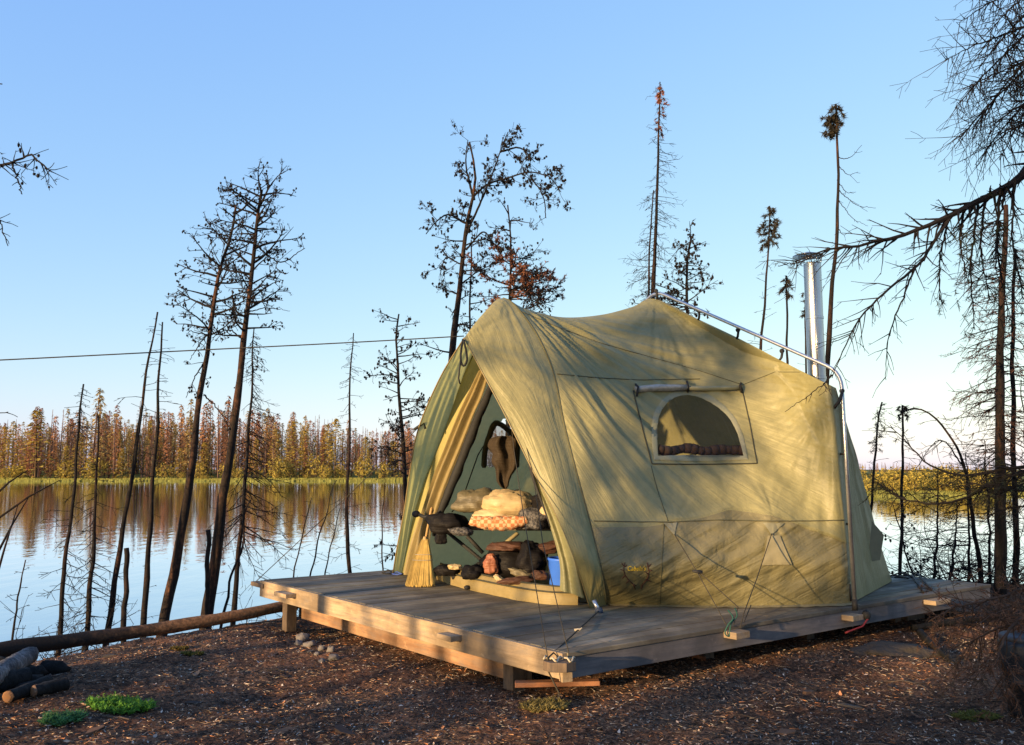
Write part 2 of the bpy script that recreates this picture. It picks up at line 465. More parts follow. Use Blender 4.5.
def grid(name, f, nu, nv, mat, parent, disp=None, hole=None, stf=None, out=V((0,-1,0)), thick=0):
    pts = [[f(i/nu, j/nv) for i in range(nu+1)] for j in range(nv+1)]
    mb = MB(); st = []
    L = []
    for j in range(nv+1):
        for i in range(nu+1):
            a = pts[j][min(i+1, nu)] - pts[j][max(i-1, 0)]; b = pts[min(j+1, nv)][i] - pts[max(j-1, 0)][i]
            n = a.cross(b)
            n = n.normalized() if n.length > 1e-9 else out.copy()
            if n.dot(out) < 0: n = -n
            p = pts[j][i]
            if disp: p = p + n * disp(p, i/nu, j/nv)
            mb.v.append(p)
            if stf: st.append(stf(p, i/nu, j/nv))
            else: st.append((i/nu * 3, j/nv * 3, 0))
    mb.st = st
    for j in range(nv):
        for i in range(nu):
            a = j*(nu+1)+i
            if hole:
                c = (mb.v[a] + mb.v[a+1] + mb.v[a+nu+1] + mb.v[a+nu+2]) / 4
                if hole(c): continue
            mb.f.append((a, a+1, a+nu+2, a+nu+1)); mb.c.append((1,1,1))
    o = mb.build(name, mat, parent)
    return o, mb
def proj(p):
    w = p - V((0, 0, EYE)); z = w.y * CP + w.z * SP; up = -w.y * SP + w.z * CP
    return 512 + F * w.x / z, 372.5 - F * up / z
def inpoly(x, y, poly):
    r = False
    for (x0, y0), (x1, y1) in zip(poly, poly[1:] + poly[:1]):
        if (y0 > y) != (y1 > y) and x < (x1 - x0) * (y - y0) / (y1 - y0) + x0: r = not r
    return r
seam_px = [(503, 298, 8.9), (513, 303, 8.85), (533, 328, 8.75), (548, 357, 8.65), (556, 382, 8.55), (564, 423, 8.42), (576, 470, 8.25), (589, 518, 8.1), (602, 572, 7.95)]
SEAM = [Q(*s) for s in seam_px] + [TF2]
seamR = polyf(SEAM[::-1])                            # 0 bottom, 1 top
# side panel (near)
ridge = [TFP, Q(520, 307, 8.98), Q(560, 317, 9.25), Q(600, 315, 9.6), Q(632, 307, 9.9), TPK, Q(700, 320, 9.75), Q(738, 338, 9.4), Q(782, 361, 8.9), Q(823, 382, 8.4), TKC]
top = polyf(ridge, [0, .05, .16, .28, .38, .46, .60, .71, .84, .96, 1])
bot = lambda t: lerp(TF2, TC, t) + V((0, 0, .012)) + (V((.10, -.14, 0)) * math.sin(math.pi * t))
rightE = lambda t: lerp(TC, TKC, t)
OUTS = V((.55, -.8, .25)).normalized()
def side(u, v):
    c = lerp(bot(u), top(u), v) + lerp(seamR(v), rightE(v), u) - (lerp(lerp(TF2, TC, u), lerp(TFP, TKC, u), v))
    b = math.sin(math.pi * u) ** .6 if 0 < u < 1 else 0
    prof = (v / .27) if v < .27 else (1 - v) / .73
    prof = prof ** .9 if prof > 0 else 0
    return c + OUTS * (.20 * b * prof)
GUY1, GUY2 = None, None
ARCH = [(657,457),(655.6,440),(655.6,426.5),(657,417),(660,410),(665.5,402.5),(673,397),(680,394.7),(688,394),(695,394.9),(702.5,397),(711.5,401.5),(720,407.5),(727,414),(732,420.6),(736,428),(739,435),(742,446),(744.5,457)]
def hole_near(c):
    x, y = proj(c); return inpoly(x, y, ARCH)
gp1 = side(.245, .27); gp2 = side(.60, .27)
def side_disp(p, u, v):
    e = min(1, u * 12) * min(1, (1 - u) * 14)
    eb = min(1, v * 12) * min(1, (1 - v) * 10)
    w = 0
    if v > .25:
        w += .055 * fan(p, TFP + V((0, 0, .15)), 21, 1.3) * sm(.25, .4, v) * (1 - .75 * sm(.35, .75, u))
        w += .016 * fan(p, TKC, 13, 5.2) * sm(.4, .9, u)
        w += .018 * fan(p, TPK, 12, 8.2) * sm(.15, .5, u)
    for g, s in ((gp1, 2.2), (gp2, 6.1)):
        r = (p - g).length
        w += .020 * fan(p, g, 4.5, s) * math.exp(-r / .45) * min(1, r / .15)
        w += .035 * math.exp(-(r / .16) ** 2)
    w += .022 * fan(p, TF2, 10, 11.0) * math.exp(-(p - TF2).length / 1.2)
    if v < .27: w += .034 * nz((p.x * 2.2 + p.z * 1.8, p.z * 3.2 - p.x), 1.0, 6) + .022 * nz((p.x * 6 - p.z * 6, p.z * 7), 1.0, 8)
    w += .012 * nz(p, 1.7, 3) + .005 * nz(p, 6, 5)
    return w * e * eb
def side_st(p, u, v):
    d = p - TFP
    if v < .27: return (p.x * .8 + p.z, p.z * .6 - p.x * .3, 0)
    return (d.length, math.atan2(d.z, d.x + .3) * 2.2, 0)
side_o, side_mb = grid('side_panel', side, 210, 150, M_FAB, tent, side_disp, hole_near, side_st, OUTS)
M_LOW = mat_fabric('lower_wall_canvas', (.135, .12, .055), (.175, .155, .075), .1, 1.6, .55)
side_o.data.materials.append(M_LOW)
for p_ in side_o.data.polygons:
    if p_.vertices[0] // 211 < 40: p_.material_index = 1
full = MB(); full.v = side_mb.v; nu = 210
full.f = [(j*(nu+1)+i, j*(nu+1)+i+1, (j+1)*(nu+1)+i+1, (j+1)*(nu+1)+i) for j in range(150) for i in range(nu)]
BV = BVHTree.FromPolygons(full.v, full.f)
def drape(px, py, lift=.006):
    d = ray(px, py).normalized()
    h, nrm, idx, dist = BV.ray_cast(V((0, 0, EYE)), d)
    if h is None: return None
    if nrm.dot(d) > 0: nrm = -nrm
    return h + nrm * lift
def drape_line(mb, pts, r=.004, lift=.003, col=None, step=4):
    out = []
    for (a, b) in zip(pts, pts[1:]):
        n = max(1, int(math.hypot(b[0]-a[0], b[1]-a[1]) / step))
        for i in range(n): out.append(drape(lerp(a[0], b[0], i/n), lerp(a[1], b[1], i/n), lift))
    out.append(drape(*pts[-1], lift))
    out = [p for p in out if p]
    if len(out) > 1: mb.tube(out, r, 5, col)
mb = MB()
drape_line(mb, [(594, 521), (640, 522), (672, 522), (720, 520), (765, 521), (810, 521), (848, 520)], .0055)
drape_line(mb, [(557, 374), (600, 378), (640, 380), (700, 379)], .0045)
drape_line(mb, [(522, 312), (560, 328), (600, 343), (650, 357), (700, 371), (740, 384)], .004)
drape_line(mb, [(651, 466), (658, 492), (668, 521)], .0035)
drape_line(mb, [(740, 386), (775, 372), (800, 372)], .003)
drape_line(mb, [(664, 524), (662, 560), (660, 604)], .003)
mb.build('seam', M_SEAM, tent)
mb = MB(); mb.tube([p + V((0, -.006, 0)) for p in [seamR(i/40) for i in range(41)]], .006, 5); mb.build('seam', M_SEAM, tent)
# ground skirt along the foot
mb = MB()
pr = None
for i in range(41):
    a = bot(i/40); b = a + V((.05, -.085, 0)) * (1 + .35 * nz((i * .35, 2))); b.z = ZD + .006 + .006 * nz((i * .6, 5))
    if pr: mb.quad(pr[0], pr[1], b, a)
    pr = (a, b)
mb.build('ground_skirt', mat_simple('skirt_canvas', (.26, .22, .12), (.18, .16, .09), .8, 9), tent)
# window
win = thing('window', TPK, 'x', 'x'); C.objects.unlink(win); bpy.data.objects.remove(win)
cx = sum(a for a, b in ARCH) / len(ARCH); cy = sum(b for a, b in ARCH) / len(ARCH)
def ringstrip(k_in, k_out, lift, n=96):
    mb = MB(); L = ARCH + [ARCH[0]]
    dens = []
    for a, b in zip(L, L[1:]):
        m = max(1, int(math.hypot(b[0]-a[0], b[1]-a[1]) / 3))
        for i in range(m): dens.append((lerp(a[0], b[0], i/m), lerp(a[1], b[1], i/m)))
    prev = None; first = None
    for (x, y) in dens + dens[:1]:
        dx, dy = x - cx, y - cy; r = math.hypot(dx, dy)
        row = [drape(x + dx/r*k, y + dy/r*k, lift + (.004 if 0 < j < 3 else 0)) for j, k in enumerate((k_in, lerp(k_in, k_out, .3), lerp(k_in, k_out, .7), k_out))]
        if prev:
            for k in range(3): mb.quad(prev[k], row[k], row[k+1], prev[k+1])
        prev = row
    return mb
wf = ringstrip(-1.5, 4.5, .007).build('window_frame', M_FLAP, tent)
mb = MB()
A2 = ARCH
inner = [drape(x, y, -.004) for x, y in A2]
cen = drape(cx, cy, -.004)
for a, b in zip(inner, inner[1:] + inner[:1]): mb.tri(cen, a, b)
t = NT('window_netting')
tr = t.n('ShaderNodeBsdfTransparent'); df = t.bsdf((.012, .010, .010), .6, spec=.3)
mx = t.n('ShaderNodeMixShader'); mx.inputs[0].default_value = .30
t.l(tr.outputs[0], mx.inputs[1]); t.l(df, mx.inputs[2])
M_NET = t.done(mx.outputs[0])
mb.build('window_mesh', M_NET, wf)
mb = MB()
for i in range(13):
    x0 = 659 + i * 6.7
    a = drape(x0, 446.5 + 1.2 * math.sin(i), -.06); b = drape(x0 + 6.9, 446.5 + 1.2 * math.sin(i+1), -.06)
    mb.tube([a, b], .05 + .006 * math.sin(i * 1.7), 8)
mb.build('inner_flap', mat_simple('brown_inner_flap', (.09, .05, .03), (.06, .035, .02), .8, 9), wf)
mb = MB(); drape_line(mb, [(633, 391), (643, 430), (652, 464), (700, 464.5), (757, 463.5), (750, 425), (742, 388)], .007, .004); mb.build('flap_binding', M_BIND, tent)
mb = MB()
roll = [drape(634, 391, .03), drape(655, 390, .035), drape(672, 390, .035), drape(687, 388, .035)]
mb.tube(roll, [.034, .040, .038, .030], 12, rough=.25, seed=2)
rl = mb.build('rolled_flap', M_CLEAR, tent)
mb = MB(); mb.tube([drape(687, 389, .035), drape(705, 390, .03), drape(722, 390, .03), drape(742, 389, .03)], [.026, .028, .028, .022], 12, rough=.25, seed=5)
mb.build('rolled_flap', M_FLAP, tent)
for (x, y0, y1) in ((635, 385, 397), (686, 382, 393), (741, 384, 394)):
    mb = MB(); mb.tube([drape(x, y0, .02), drape(x, lerp(y0, y1, .5), .075), drape(x + 1, y1, .02)], .012, 6); mb.build('toggle', M_STRAP, tent)
# guy patches and vent cover
M_PATCH = mat_fabric('patch_canvas', (.16, .155, .10), (.20, .19, .12), .05, .3)
def dpoly(name, pts, mat, lift=.012, n=6):
    mb = MB()
    c = (sum(p[0] for p in pts)/len(pts), sum(p[1] for p in pts)/len(pts))
    for a, b in zip(pts, pts[1:] + pts[:1]):
        for i in range(n):
            for j in range(n):
                def q(s, t):
                    e = (lerp(a[0], b[0], s), lerp(a[1], b[1], s)); return drape(lerp(c[0], e[0], t), lerp(c[1], e[1], t), lift)
                mb.quad(q(i/n, j/n), q((i+1)/n, j/n), q((i+1)/n, (j+1)/n), q(i/n, (j+1)/n))
    return mb.build(name, mat, tent)
dpoly('guy_patch', [(663, 523), (677, 523), (674, 536)], M_PATCH)
dpoly('guy_patch', [(763, 523), (784, 523), (771, 535)], M_PATCH)
vp = dpoly('vent_cover', [(767, 536), (779, 536), (791, 564), (761, 565)], mat_fabric('vent_canvas', (.20, .18, .10), (.25, .22, .13), .05, .4), .02)
# printed emblem: yellow lettering between two antlers
fc = bpy.data.curves.new('lettering', 'FONT'); fc.body = "Cabela's"; fc.size = 6.4; fc.shear = .3; fc.align_x = 'CENTER'; fc.offset = .02; fc.space_character = 1.08
try: fc.resolution_u = 3
except Exception: pass
tmp = bpy.data.objects.new('tmp', fc); C.objects.link(tmp)
dg = bpy.context.evaluated_depsgraph_get(); me0 = tmp.evaluated_get(dg).to_mesh()
mb = MB()
vs = [(v.co.x, v.co.y) for v in me0.vertices]
for x, y in vs: mb.v.append(drape(636.2 + x * .80, 570.4 - y, .006))
for p in me0.polygons: mb.f.append(tuple(p.vertices)); mb.c.append((1,1,1))
tmp.evaluated_get(dg).to_mesh_clear(); bpy.data.objects.remove(tmp)
mb.build('lettering', M_GOLD, tent, False)
mb = MB()
def ant(pts): drape_line(mb, pts, .0045, .004, step=2)
ant([(625, 562.5), (624, 566), (623.6, 570), (625, 575), (628.5, 579.5), (632, 583), (636, 585.5)])
ant([(624, 566), (621.5, 563)]); ant([(623.6, 570), (620.5, 569.5)]); ant([(625.4, 575), (622, 578)]); ant([(629, 580), (626, 583)]); ant([(633, 583.5), (635, 589)]); ant([(624, 567), (627, 565)])
ant([(647, 562.5), (648, 567), (649, 571), (648, 576), (646, 580), (643.5, 583), (641.5, 585.5)])
ant([(648, 567), (651, 564)]); ant([(649, 571), (652, 570)]); ant([(646.5, 579.5), (651, 581)]); ant([(643, 583.5), (641, 589)]); ant([(648.3, 574), (645.5, 572)])
mb.build('antler_emblem', M_BROWNP, tent)

# near awning wing
lead_px = [(464, 338, 8.45), (481, 370, 8.40), (504, 413, 8.3), (532, 469, 8.15), (557, 517, 8.02), (574, 558, 7.9)]
LEAD = [Q(*s) for s in lead_px] + [TF2L]
leadR = polyf(LEAD[::-1])
top_w = polyf([TT, Q(474, 325, 8.53), Q(488, 309, 8.7), Q(496, 300, 8.82), TFP])
def wing(u, v):
    a, b = leadR(v), seamR(v)
    c = lerp(a, b, u)
    c = c + (top_w(u) - lerp(LEAD[0], TFP, u)) * sm(.55, 1, v) ** 1.5
    return c + V((-.25, -.9, .3)) * (.08 * math.sin(math.pi * u) * math.sin(math.pi * v) ** .5)
def wing_disp(p, u, v):
    e = min(1, (1 - u) * 8) * min(1, v * 10) * (.4 + .6 * min(1, u * 6))
    return e * (.012 * fan(p, TT, 7, 3.3) + .009 * fan(p, TFP, 7, 7.7) + .018 * fan(p, TF2L, 9, 2.1) * math.exp(-(p - TF2L).length) + .006 * nz(p, 5, 4))
grid('awning_panel', wing, 60, 130, M_FAB, tent, wing_disp, None, lambda p, u, v: (v * 3, u * .5 + .10 * nz(p, 1.3, 3), 0), V((-.3, -.9, .2)))
mb = MB(); mb.tube([leadR(i/50) for i in range(51)], .007, 5); mb.build('seam', M_FABT, tent)
# far awning wing
leadL_px = [(393, 573, 10.75), (397, 548, 10.6), (404, 512, 10.3), (411, 465, 9.95), (419, 427, 9.6), (440, 378, 9.0)]
leadL = polyf([Q(*s) for s in leadL_px] + [TT])
seamL_px = [(404, 573, 10.95), (410, 545, 10.8), (416, 514, 10.6), (427, 480, 10.3), (439, 450, 10.05), (455, 406, 9.7), (475, 352, 9.2)]
seamL = polyf([Q(*s) for s in seamL_px] + [TFP])
def wingL(u, v): return lerp(leadL(v), seamL(v), u) + V((-.3, .5, .1)) * (.06 * math.sin(math.pi*u) * math.sin(math.pi*v))
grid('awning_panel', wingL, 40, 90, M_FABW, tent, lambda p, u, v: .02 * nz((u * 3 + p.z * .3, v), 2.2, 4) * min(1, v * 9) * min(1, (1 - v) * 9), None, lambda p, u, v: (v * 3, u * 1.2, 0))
mb = MB(); mb.tube([leadL(i/50) for i in range(51)], .008, 5); mb.build('seam', M_FABT, tent)
mb = MB(); mb.tube([seamL(i/50) + V((.0, -.02, 0)) for i in range(44)], .009, 5); mb.build('zip', M_BIND, tent)
# far side panel, mirrored plan, seen through the door
fpL = polyf([TAS, Q(427, 480, 10.3), Q(455, 406, 9.7), TFP], [0, .35, .68, 1])
farw_px = [(484, 466), (485, 452), (489, 437), (497, 423), (504, 419), (511, 424), (516, 440), (517, 466)]
def far(u, v):
    b = lerp(TAS, MC, u); tt = top(u) if u <= .46 else lerp(TPK, MKC, (u - .46) / .54)
    b = b + V((0, 0, .012))
    prof = (v / .27 if v < .27 else (1 - v) / .73)
    c = lerp(b, tt, v) + lerp(fpL(v) - lerp(TAS, TFP, v), V((0, 0, 0)), u)
    return c + V((-.55, .8, .25)) * (.18 * math.sin(math.pi * min(1, max(0, u))) * max(0, prof))
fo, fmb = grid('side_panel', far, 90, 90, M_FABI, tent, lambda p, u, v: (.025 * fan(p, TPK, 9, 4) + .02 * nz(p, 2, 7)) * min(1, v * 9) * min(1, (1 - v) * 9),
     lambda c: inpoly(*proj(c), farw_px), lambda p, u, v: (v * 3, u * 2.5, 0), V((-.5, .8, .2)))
BVF = BVHTree.FromPolygons(fmb.v, fmb.f)
def drapeF(px, py, lift=-.02):
    d = ray(px, py).normalized(); h, nn, i, dd = BVF.ray_cast(V((0, 0, EYE)), d)
    return (h + d * lift) if h else None
mb = MB()
fr_ = [drapeF(x, y, -.03) for x, y in farw_px]; fr_ = [p for p in fr_ if p]
mb.tube([polyf(fr_)(i/50) for i in range(51)], .035, 6); fwf = mb.build('window_frame', M_BIND, tent)
mb = MB(); cf = sum(fr_, V((0, 0, 0))) / len(fr_)
for a, b in zip(fr_, fr_[1:] + fr_[:1]): mb.tri(cf, a, b)
t = NT('clear_vinyl'); tr = t.n('ShaderNodeBsdfTransparent'); df = t.bsdf((.55, .55, .53), .3, spec=.4)
mx = t.n('ShaderNodeMixShader'); mx.inputs[0].default_value = .6; t.l(tr.outputs[0], mx.inputs[1]); t.l(df, mx.inputs[2])
mb.build('window_pane', t.done(mx.outputs[0]), fwf)
# rear panels
EE, MEE = TE, ME
def tri_panel(name, a, b, c, mat, sag, out, k=40):   # a apex, b-c base
    def f(u, v): return lerp(lerp(b, c, u), a, v) + out * (sag * math.sin(math.pi * v) * math.sin(math.pi * u))
    return grid(name, f, k, k, mat, tent, lambda p, u, v: (.022 * fan(p, a, 10, 2.7) + .012 * nz(p, 3, 3)) * min(1, v * 8) * min(1, (1 - v) * 6) * min(1, u * 8) * min(1, (1-u) * 8), None, lambda p, u, v: (v * 3, u * 2.5, 0), out)
OB = V((.8, .5, 0))
TCk = P(850, 603.5, ZD)
def rearside(u, v):
    r = polyf([TE, Q(879, 540, 9.85), Q(868, 500, 9.6), Q(855, 452, 9.1), TKC])
    return lerp(lerp(TC, TKC, v), r(v), u) + V((0, 0, .01 * (1 - v)))
grid('rear_side_panel', rearside, 40, 80, M_FAB, tent, lambda p, u, v: (.03 * fan(p, TKC, 14, 3.1) + .02 * nz(p, 3, 3)) * min(1, v * 8) * min(1, (1 - v) * 5) * min(1, u * 7) * min(1, (1 - u) * 7), None, lambda p, u, v: (v * 3, u * 2.5, 0), V((.9, -.2, 0)))
def rearf(u, v):
    bt = lerp(TE, ME, u); tp = linf([TKC, TPK, MKC], [0, .5, 1])(u)
    mid = lerp(bt, tp, v)
    r0 = polyf([TE, Q(879, 540, 9.85), Q(868, 500, 9.6), Q(855, 452, 9.1), TKC])(v) - lerp(TE, TKC, v)
    k = abs(1 - 2 * u)
    return mid + r0 * k ** 2 + V((0, 0, .01 * (1 - v)))
grid('rear_panel', rearf, 60, 60, M_FAB, tent, lambda p, u, v: (.02 * fan(p, TPK, 10, 3.1)) * min(1, v * 8) * min(1, (1 - v) * 5), None, lambda p, u, v: (v * 3, u * 2.5, 0), V((.8, .5, .2)))
grid('rear_side_panel', lambda u, v: lerp(lerp(MC, MKC, v), lerp(ME, MKC, v), u), 20, 30, M_FAB, tent, None, None, None, V((-.2, .9, 0)))
# floor
mb = MB()
fl = [TF2, lerp(TF2, TC, .5) + V((.09, -.12, 0)), TC, TE, ME, MC, TAS, P(437, 579, ZD), P(510, 596, ZD)]
n = len(mb.v)
for p in fl: mb.v.append(V((p.x, p.y, ZD + .01)))
mb.face(range(len(fl))); mb.build('tent_floor', mat_simple('floor_sheet', (.03, .035, .03), (.05, .055, .045), .6, 8), tent, False)
# door sill: a curved bath-tub lip
sill_t = [P(441, 566 + 0, ZD + .17) , None]
sb = [P(437, 580, ZD), P(460, 588, ZD), P(490, 595, ZD), P(520, 601, ZD), P(550, 605, ZD), P(578, 605.5, ZD)]
sbf = polyf(sb)
def sill(u, v):
    p = sbf(u); return V((p.x, p.y, ZD + .004)) + V((.035, .05, .185 - .02 * u)) * v + V((-.03, -.05, 0)) * (.5 * math.sin(math.pi * v)) 
grid('door_sill', sill, 70, 12, M_FABT, tent, lambda p, u, v: .016 * nz((u * 9, v * 2), 1, 3), None, lambda p, u, v: (u * 3, v, 0), V((-.4, -.8, 0)))
mb = MB(); mb.tube([sill(i/40, .72) + V((-.012, -.02, 0)) for i in range(41)], .009, 5); mb.tube([sill(i/40, 1.0) for i in range(41)], .010, 5); mb.build('zip', M_BIND, tent)
mb = MB(); mb.blob(sill(.36, .05) + V((0, -.05, .02)), .035, .03, .025, None, 8, 5); mb.build('toggle', M_STRAP, tent)
# door curtain tied back on the far side
cl_px = [(404, 574, 10.3), (412, 545, 10.2), (422, 515, 10.1), (433, 480, 9.9), (445, 450, 9.7), (459, 415, 9.45), (473, 385, 9.2), (484, 362, 9.0)]
cr_px = [(431, 576, 10.1), (431, 548, 10.0), (436, 518, 9.9), (450, 480, 9.75), (462, 450, 9.6), (474, 418, 9.4), (484, 395, 9.2), (491, 372, 9.0)]
cl = polyf([Q(*s) for s in cl_px]); cr = polyf([Q(*s) for s in cr_px])
def curt(u, v):
    return lerp(cl(v), cr(v), u) + V((-.5, -.8, 0)) * (.045 * math.sin(u * 13 + 3 * v + 1.2 * math.sin(v * 5)) * (1 - .5 * v) + .05 * math.sin(math.pi * u))
grid('door_curtain', curt, 50, 80, M_FABT, tent, None, None, lambda p, u, v: (v * 3, u * 1.4, 0), V((-.5, -.8, 0)))
grid('front_panel', lambda u, v: lerp(seamL(.92 * v) + V((-.04, .02, 0)), cl(v) + V((.03, .03, 0)), u), 14, 60, M_FABI, tent, None, None, None, V((-.5, -.8, 0)))
zl = polyf([Q(434, 536, 9.95), Q(438, 518, 9.9), Q(453, 482, 9.75), Q(465, 452, 9.6), Q(477, 420, 9.4), Q(487, 397, 9.2), Q(494, 376, 9.0)])
mb = MB(); mb.tube([zl(i/30) for i in range(31)], [.02 + .035 * math.sin(math.pi * i/30) ** .5 for i in range(31)], 7, rough=.3); mb.build('zip', M_STRAP, tent)
mb = MB(); mb.tube([Q(416, 513, 9.9), Q(424, 517, 9.75), Q(434, 516, 9.7), Q(441, 512, 9.75)], .02, 6); mb.blob(Q(416, 514, 9.85), .05, .04, .04); mb.build('tie_back', M_STRAP, tent)
# green inner wall left of the window plus the right curtain
rc_l = polyf([Q(560, 590, 8.3), Q(559, 560, 8.35), Q(548, 520, 8.45), Q(534, 480, 8.6), Q(524, 445, 8.75), Q(505, 400, 8.85)])
rc_r = polyf([Q(584, 598, 8.15), Q(576, 560, 8.2), Q(565, 520, 8.3), Q(545, 480, 8.45), Q(530, 445, 8.6), Q(510, 400, 8.8)])
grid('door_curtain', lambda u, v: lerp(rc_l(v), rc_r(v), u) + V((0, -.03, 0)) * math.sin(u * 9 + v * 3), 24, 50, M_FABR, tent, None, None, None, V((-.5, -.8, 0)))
mb = MB(); mb.tube([rc_l(i/30) + V((0, -.03, 0)) for i in range(9, 31)], [.006 + .014 * math.sin(math.pi * (i-9) / 21) for i in range(9, 31)], 6); mb.build('zip', M_STRAP, tent)
# window binding inside
mb = MB()
pts = [drapeF(x, y) for x, y in [(484, 467), (485, 452), (489, 437), (497, 423), (504, 419)]]
pts = [p for p in pts if p]
if len(pts) > 1: mb.tube(pts, .018, 6)
pts = [drapeF(x, y) for x, y in [(466, 466), (492, 466)]]
if all(pts): mb.tube(pts, .012, 5)
pts = [drapeF(x, y) for x, y in [(472, 458), (492, 458)]]
if all(pts): mb.tube(pts, .009, 5)
pts = [drapeF(x, y) for x, y in [(497, 423), (478, 455), (462, 500), (452, 512)]]
pts = [p for p in pts if p]
if len(pts) > 1: mb.tube(pts, .008, 5)
if mb.v: mb.build('window_binding', M_BIND, tent)
# exterior arch pole
def round_path(pts, k=.12, n=5):
    out = [pts[0]]
    for a, b, c in zip(pts, pts[1:], pts[2:]):
        p0 = b + (a - b).normalized() * k; p1 = b + (c - b).normalized() * k
        for i in range(n + 1):
            t = i / n; out.append(lerp(lerp(p0, b, t), lerp(b, p1, t), t))
    out.append(pts[-1]); return out
pf = P(855, 607, ZD + .03)
pk = Q(841, 372, TC.y + .02); pp = Q(655, 290.5, 10.1)
mpk = mirror(pk); mpf = mirror(pf)
mb = MB(); mb.tube(round_path([pf, pk, pp, mpk, mpf], .17), .019, 12); ap = mb.build('arch_pole', M_METAL, tent)
mb = MB(); mb.tube([pf - Z_ * .03, pf + Z_ * .07], .027, 12); mb.build('pole_foot', M_STRAP, ap)
pole_line = [pf, pk, pp]
def strap(px, py, fx, fy, yy, r=.014):
    a = Q(px, py, yy); d = drape(fx, fy, .0) or Q(fx, fy, yy)
    mb = MB(); mb.tube([a + V((0, -.03, .012)), lerp(a, d, .5) + V((0, -.03, -.02)), d], r, 6); mb.blob(a, .028, .028, .028); mb.build('strap', M_STRAP, tent)
for (x, y, fx, fy) in ((656, 291, 657, 299), (699, 311, 698, 321), (738, 330, 736, 340), (782, 351, 779, 361)):
    t_ = (841 - x) / (841 - 655); strap(x, y, fx, fy, lerp(pk.y, pp.y, t_) )
strap(842, 391, 834, 408, TC.y, .016)
for y in (454, 524): 
    mb = MB(); mb.tube([Q(836.5 + (y-400) * .065, y, TC.y), Q(843 + (y-400)*.065, y, TC.y - .04)], .014, 6); mb.build('strap', M_STRAP, tent)
mb = MB(); mb.tube([P(851, 601, ZD + .03), Q(849.5, 584, TC.y - .01)], .012, 6); mb.build('strap', M_STRAP, tent)
# front pole foot
pa = P(599, 613, ZD); mb = MB(); mb.tube([pa + Z_ * .01, Q(594, 600, pa.y + .02)], .022, 12); fp_ = mb.build('front_pole', M_METAL, tent)
mb = MB(); mb.lathe(pa, [(0, .0), (.04, .0), (.035, .03), (.026, .05), (0, .05)], 16); mb.build('pole_foot', mat_simple('blue_grey_cap', (.05, .07, .10), (.04, .05, .08), .5, 9), fp_)
# strap loop at the awning tip
mb = MB(); lp = [Q(463, 339, 8.43), Q(461, 352, 8.42), Q(461, 362, 8.41), Q(464, 366, 8.41), Q(467, 360, 8.41), Q(466, 350, 8.42), Q(463.5, 340, 8.42)]
mb.tube([polyf(lp)(i/24) for i in range(25)], .012, 6); mb.tube([Q(462, 345, 8.4), Q(460, 365, 8.4), Q(458.5, 378, 8.4), Q(460, 384, 8.4)], .009, 6); mb.build('strap_loop', M_STRAP, tent)
# guy lines
def rope(name, pts, r=.0045, mat=M_ROPE, parent=tent, sag=0.0, n=10):
    out = []
    for a, b in zip(pts, pts[1:]):
        for i in range(n):
            t = i/n; out.append(lerp(a, b, t) - Z_ * sag * 4 * t * (1 - t))
    out.append(pts[-1]); mb = MB(); mb.tube(out, r, 5); return mb.build(name, mat, parent)
clR = D(-.06, uv_of(735, 628)[1], ZD - .035)
g1 = drape(674, 535, .02); g2 = drape(771, 534, .02)
slid = Q(697, 572, lerp(g1.y, clR.y, .45))
rp_ = rope('guy_line', [g1, slid, Q(727, 626, clR.y)]); 
mb = MB(); mb.tube([slid + V((-.04, 0, .01)), slid + V((.045, 0, -.005))], [.012, .022], 6); mb.build('slider', M_STRAP, rp_)
rope('guy_line', [slid + V((.02, 0, 0)), Q(738, 607, lerp(g1.y, clR.y, .8)), Q(734, 624, clR.y)])
rope('guy_line', [g2, Q(757, 578, lerp(g2.y, clR.y, .6)), Q(744, 613, lerp(g2.y, clR.y, .95)), Q(740, 628, clR.y - .02)])
rope('guy_line', [Q(751, 605, clR.y + .25), Q(744, 622, clR.y)])
rg = [Q(728, 610, clR.y + .02), Q(733, 618, clR.y - .02), Q(728, 625, clR.y - .03), Q(725, 633, clR.y - .04), Q(729, 636, clR.y - .03), Q(731, 624, clR.y - .01), Q(737, 616, clR.y), Q(735, 608, clR.y + .02)]
mb = MB(); mb.tube([polyf(rg)(i/30) for i in range(31)], .006, 6); mb.build('rope_knot', M_ROPEG, tent)
ncl = V((cc.x - .06, cc.y - .14, ZD - .05))
apex_in = Q(503, 345, 8.85)
rope('guy_line', [apex_in, Q(514, 450, 8.2), Q(523, 511, 7.6), V((cc.x - .10, cc.y - .12, ZD - .03))], .004)
rope('guy_line', [apex_in, Q(533, 475, 8.05), Q(543, 544, 7.2), V((cc.x + .05, cc.y - .05, ZD + .0))], .004)
knot = Q(578, 630, 6.95)
rope('guy_line', [pa + Z_ * .02, knot, V((cc.x - .10, cc.y - .10, ZD - .02)), V((cc.x - .115, cc.y - .13, ZD - .07))], .006, M_ROPE)
mb = MB(); mb.tube([knot + V((-.03, 0, .0)), knot + V((.03, 0, .01))], .010, 6); mb.tube([knot + V((0, 0, -.01)), knot + V((.03, -.02, .02))], .005, 5); mb.build('rope_knot', M_ROPEP, tent)
mb = MB(); mb.tube([V((cc.x - .13 + .24 * math.sin(math.pi * i/16) ** .01 * i/16, cc.y - .12 + .06 * math.sin(i * .9), ZD - .022 + .012 * math.sin(i * 1.9))) for i in range(17)], .007, 6); mb.build('rope_knot', M_ROPEP, tent)
rope('guy_line', [V((cc.x - .10, cc.y - .14, ZD - .10)), V((cc.x - .02, cc.y - .14, ZD - .26))], .006)
tieL = Q(419, 427, 9.6)
rope('guy_line', [tieL, Q(355, 489, 9.85), D(LU + .12, -.0, ZD - .03)], .005)
